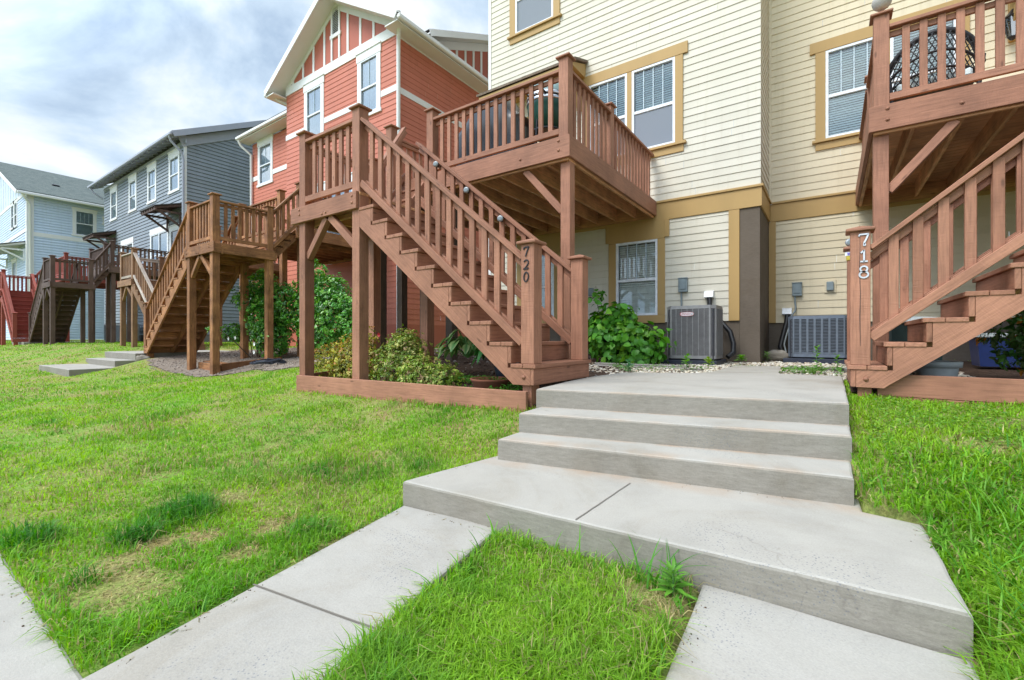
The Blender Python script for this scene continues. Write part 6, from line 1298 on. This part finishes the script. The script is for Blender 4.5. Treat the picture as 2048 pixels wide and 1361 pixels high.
while len(pts) < 4200:
    x, y = g.uniform(0.12, 2.4), g.uniform(1.0, 4.8)
    if inside(np.array([x]), np.array([y]), KEEP[0])[0] or inside(np.array([x]), np.array([y]), KEEP[2])[0] or x < 0.385 and y < 2.9: continue
    f = float(vnoise(np.array([x * 2.0 + 5]), np.array([y * 2.0]), 8)[0]); dn = np.clip(2.0 - 0.52 * y + (x - 0.4) * 0.35, 0.015, 1)
    if g.random() < dn * (0.25 + f): pts.append((x, y, 0.45 + 0.75 * dn * (0.5 + f)))
tall_blades('tall_grass', None, pts, 51, kind='stuff')
tall_blades('grass_tuft', 'dark green grass tuft in the lawn nearest the sidewalk', [(-2.86 + g.normal() * 0.05, 0.80 + g.normal() * 0.05, 0.55) for _ in range(150)], 52, cols=((0.06, 0.22, 0.03), (0.085, 0.27, 0.04)), hr=(0.1, 0.2), wr=(0.003, 0.006))
tall_blades('grass_tuft', 'wide dark green grass tuft in the middle of the left lawn', [(-3.05 + g.normal() * 0.10, 1.08 + g.normal() * 0.06, 0.6) for _ in range(260)], 53, cols=((0.06, 0.22, 0.03), (0.085, 0.27, 0.04)), hr=(0.1, 0.2), wr=(0.003, 0.006))
pts = [(x, 1.86 + g.normal() * 0.02 - 0.03, g.uniform(0.4, 0.9)) for x in np.concatenate([g.uniform(-1.4, -0.5, 60), g.normal(-0.62, 0.03, 9)])] + [(-1.235 - (y - 1) * 0.19 + abs(g.normal()) * 0.03, y, g.uniform(0.35, 0.75)) for y in g.uniform(0.5, 1.85, 150)] + [(-1.815 - (y - 0.36) * 0.19 - abs(g.normal()) * 0.02, y, g.uniform(0.25, 0.5)) for y in g.uniform(0.4, 1.85, 130)] + [(x, 0.40 + abs(g.normal()) * 0.02, g.uniform(0.25, 0.5)) for x in g.uniform(-4.5, -1.85, 150)] + [(-0.46 + g.normal() * 0.03, y, g.uniform(0.3, 0.6)) for y in g.uniform(0.6, 1.8, 50)]
tall_blades('verge_grass', None, pts, 54, kind='stuff')
tall_blades('grass_tuft', 'long arching grass blades against the lowest step beside a leafy weed', [(-0.55 + g.normal() * 0.04, 1.84 + g.normal() * 0.02, g.uniform(0.9, 1.5)) for _ in range(14)], 55, cols=((0.06, 0.22, 0.03), (0.09, 0.27, 0.035)), hr=(0.14, 0.24), wr=(0.006, 0.010))
def weed(label, c, n, L_, h, seed, col=(0.13, 0.33, 0.035), nar=True):
    g = np.random.default_rng(seed); t_ = thing('weed', label, 'weed', c); i = np.arange(n); a = i * 2.4 + g.uniform(0, 1); f = i / max(1, n - 1); P = np.array(c) + np.stack([np.cos(a) * 0.004, np.sin(a) * 0.004, 0.01 + f * h], 1)
    D = np.stack([np.cos(a), np.sin(a), 0.15 + 0.9 * f], 1); scatter_leaves(P, D, np.tile([0, 0, 1.0], (n, 1)) + 0.1 * g.normal(size=(n, 3)), L_ * (1 - 0.35 * f) * g.uniform(0.8, 1.15, n), leaf_mesh(wid=0.26 if nar else 0.6, fold=0.25, curl=0.15), np.array([col]) * g.uniform(0.8, 1.3, (n, 1)), 'foliage', M['leaf'], t_)
    mb = MB(); mb.tube([Vector(c) - Vector((0, 0, 0.02)), Vector(c) + Vector((0, 0, h + 0.01))], 0.004, 6); mb.build('stem', mat_stalk, t_)
weed('bright green whorled weed against the lowest step', (-0.50, 1.80, gz1(-0.50, 1.80)), 34, 0.085, 0.10, 61)
weed('leafy weed in the pebbles in front of the wide condenser', (-0.15, 7.0, 0.03), 14, 0.09, 0.26, 62, nar=False)
weed('small leafy weed in the pebbles close to the 718 stair step', (0.06, 7.0, 0.03), 10, 0.08, 0.16, 63, nar=False)
weed('low weed in the pebbles in front of the tall condenser', (-1.55, 6.2, 0.03), 16, 0.10, 0.14, 64, nar=False)
weed('yellow green weed at the front corner of the tall condenser', (-1.32, 6.4, 0.03), 16, 0.10, 0.10, 65, (0.22, 0.36, 0.04), nar=False)
weed('weed between the tall condenser and the brown foundation', (-1.15, 7.9, 0.05), 20, 0.10, 0.07, 66, nar=False)
weed('weed growing beside the tan field stone', (-0.90, 8.9, 0.05), 16, 0.12, 0.10, 67, (0.16, 0.33, 0.06))
weed('bluish weed at the corner of the lowest brown stair step', (-2.02, 5.35, 0.0), 16, 0.09, 0.12, 68, (0.08, 0.24, 0.10), nar=False)
# low plants creeping over the bed and the pebble strip
def creeping(name, poly, n, size, cols, lift, seed):
    g = np.random.default_rng(seed); px = [p[0] for p in poly]; py = [p[1] for p in poly]; x = g.uniform(min(px), max(px), n * 3); y = g.uniform(min(py), max(py), n * 3); k = inside(x, y, poly) & (vnoise(x * 5, y * 5, seed) > 0.35); x, y = x[k][:n], y[k][:n]; m = len(x)
    a = g.uniform(0, 6.28, m); D = np.stack([np.cos(a), np.sin(a), g.uniform(-0.1, 0.8, m)], 1); P = np.stack([x, y, gz(x, y) + lift + g.uniform(0, 0.045, m)], 1)
    return tag(scatter_leaves(P, D, np.tile([0, 0, 1.0], (m, 1)) + 0.3 * g.normal(size=(m, 3)), size * g.uniform(0.6, 1.2, m), LEAF_N, np.array(cols)[g.integers(0, len(cols), m)] * g.uniform(0.8, 1.2, (m, 1)), name, M['leaf'], None), kind='stuff')
creeping('ground_cover', [(-4.4, 3.42), (-2.45, 3.42), (-2.6, 4.1), (-4.4, 4.2)], 2600, 0.04, [(0.07, 0.22, 0.03), (0.11, 0.3, 0.04)], 0.04, 71)
creeping('ground_cover', [(-0.50, 6.30), (0.10, 6.25), (0.12, 6.95), (-0.46, 7.0)], 420, 0.045, [(0.10, 0.25, 0.04), (0.15, 0.3, 0.06)], 0.05, 72)
creeping('ground_cover', [(-2.1, 5.42), (-1.3, 5.95), (-1.3, 6.3), (-2.7, 6.3)], 260, 0.045, [(0.12, 0.26, 0.07), (0.18, 0.3, 0.10)], 0.05, 73)
creeping('clover', [(0.14, 2.95), (0.9, 2.9), (1.3, 4.7), (0.25, 4.75)], 4200, 0.022, [(0.16, 0.33, 0.03), (0.22, 0.36, 0.04), (0.10, 0.26, 0.03)], 0.005, 74)

def crumbs(name, n, seed):
    """soil crumbs and clippings lying on the edges of the concrete"""
    g = np.random.default_rng(seed); x, y, z = [], [], []
    lines = [((-1.80, 0.40), (-2.08, 1.85), 1, -0.575), ((-1.08, 0.42), (-1.42, 1.9), -1, -0.575), ((-0.37, 0.42), (-0.42, 1.9), 1, -0.575), ((-2.09, 1.9), (-1.98, 2.62), 1, -0.438), ((0.355, 2.0), (0.345, 2.75), -1, -0.438), ((-4.5, 0.375), (-1.9, 0.375), 0, -0.592), ((-1.95, 2.66), (0.10, 2.90), 2, -0.438), ((-1.9, 1.855), (-1.45, 1.86), 3, -0.575)]
    for (a, b, sd, zz) in lines:
        m = int(n * math.hypot(b[0] - a[0], b[1] - a[1]) / 9); t_ = g.random(m); o_ = np.abs(g.normal(size=m)) * 0.035 + 0.004
        px = a[0] + (b[0] - a[0]) * t_ + (o_ * sd if sd in (1, -1) else 0); py = a[1] + (b[1] - a[1]) * t_ - (o_ if sd in (0, 2, 3) else 0); k = vnoise(px * 7, py * 7, 3) > 0.42
        x.append(px[k]); y.append(py[k]); z.append(np.full(k.sum(), zz))
    x, y, z = map(np.concatenate, (x, y, z)); n = len(x); r = g.uniform(0.0008, 0.0026, n) * np.where(g.random(n) < 0.1, 1.8, 1)
    L = ICO[None] * r[:, None, None] * (1 + g.uniform(-0.3, 0.3, (n, 12, 1))); V = L + np.stack([x, y, z + r * 0.4], 1)[:, None]; F_ = (ICOF[None] + np.arange(n)[:, None, None] * 12).reshape(-1, 3)
    C = np.array([(0.10, 0.065, 0.04), (0.20, 0.13, 0.08), (0.07, 0.05, 0.035), (0.26, 0.22, 0.12)])[g.integers(0, 4, n)]; tag(np_mesh(name, V.reshape(-1, 3), [F_], M['pebble'], np.repeat(C, 12, 0)), kind='stuff')
    k = g.random(n) < 0.18; m = k.sum(); a = g.uniform(0, 6.28, m); ln = g.uniform(0.008, 0.035, m); d = np.stack([np.cos(a), np.sin(a), np.zeros(m)], 1) * ln[:, None] / 2; w_ = np.stack([-np.sin(a), np.cos(a), np.zeros(m)], 1) * 0.0011; c = np.stack([x[k] , y[k], z[k] + 0.0025], 1)
    V = np.stack([c - d - w_, c + d - w_, c + d + w_ + np.array([0, 0, 0.002]), c - d + w_], 1).reshape(-1, 3); C = np.array([(0.16, 0.30, 0.05), (0.36, 0.30, 0.13), (0.28, 0.24, 0.10)])[g.integers(0, 3, m)]
    tag(np_mesh('grass_clippings', V, [np.arange(m * 4).reshape(-1, 4)], M['grass'], np.repeat(C, 4, 0)), kind='stuff')
crumbs('soil_crumbs', 450, 81)

# things of one kind share a group
GROUPS = {'wooden_deck': 'timber decks with stairs along the row', 'solar_light': 'solar lights on the stair rails', 'ac_unit': 'condensers beside the houses', 'timber_edging': 'timber bed edgings', 'edging_block': 'concrete edging strips',
          'electrical_box': 'disconnect boxes on the wall', 'line_set_cover': 'pipe covers on the wall', 'outlet_cover': 'outdoor outlets on the wall', 'plant_pot': 'pots under the stairs', 'rock': 'loose stones', 'gardenia_shrub': 'glossy shrubs between the decks',
          'azalea_shrub': 'azaleas in the stair bed', 'hosta_plant': 'broad leaved plants in the stair bed', 'grass_tuft': 'grass tufts', 'weed': 'weeds in the pebbles and by the steps'}
for o in sc.objects:
    n = o.name.split('.')[0]
    if o.parent is None and n in GROUPS and o.get('category'): o['group'] = GROUPS[n]
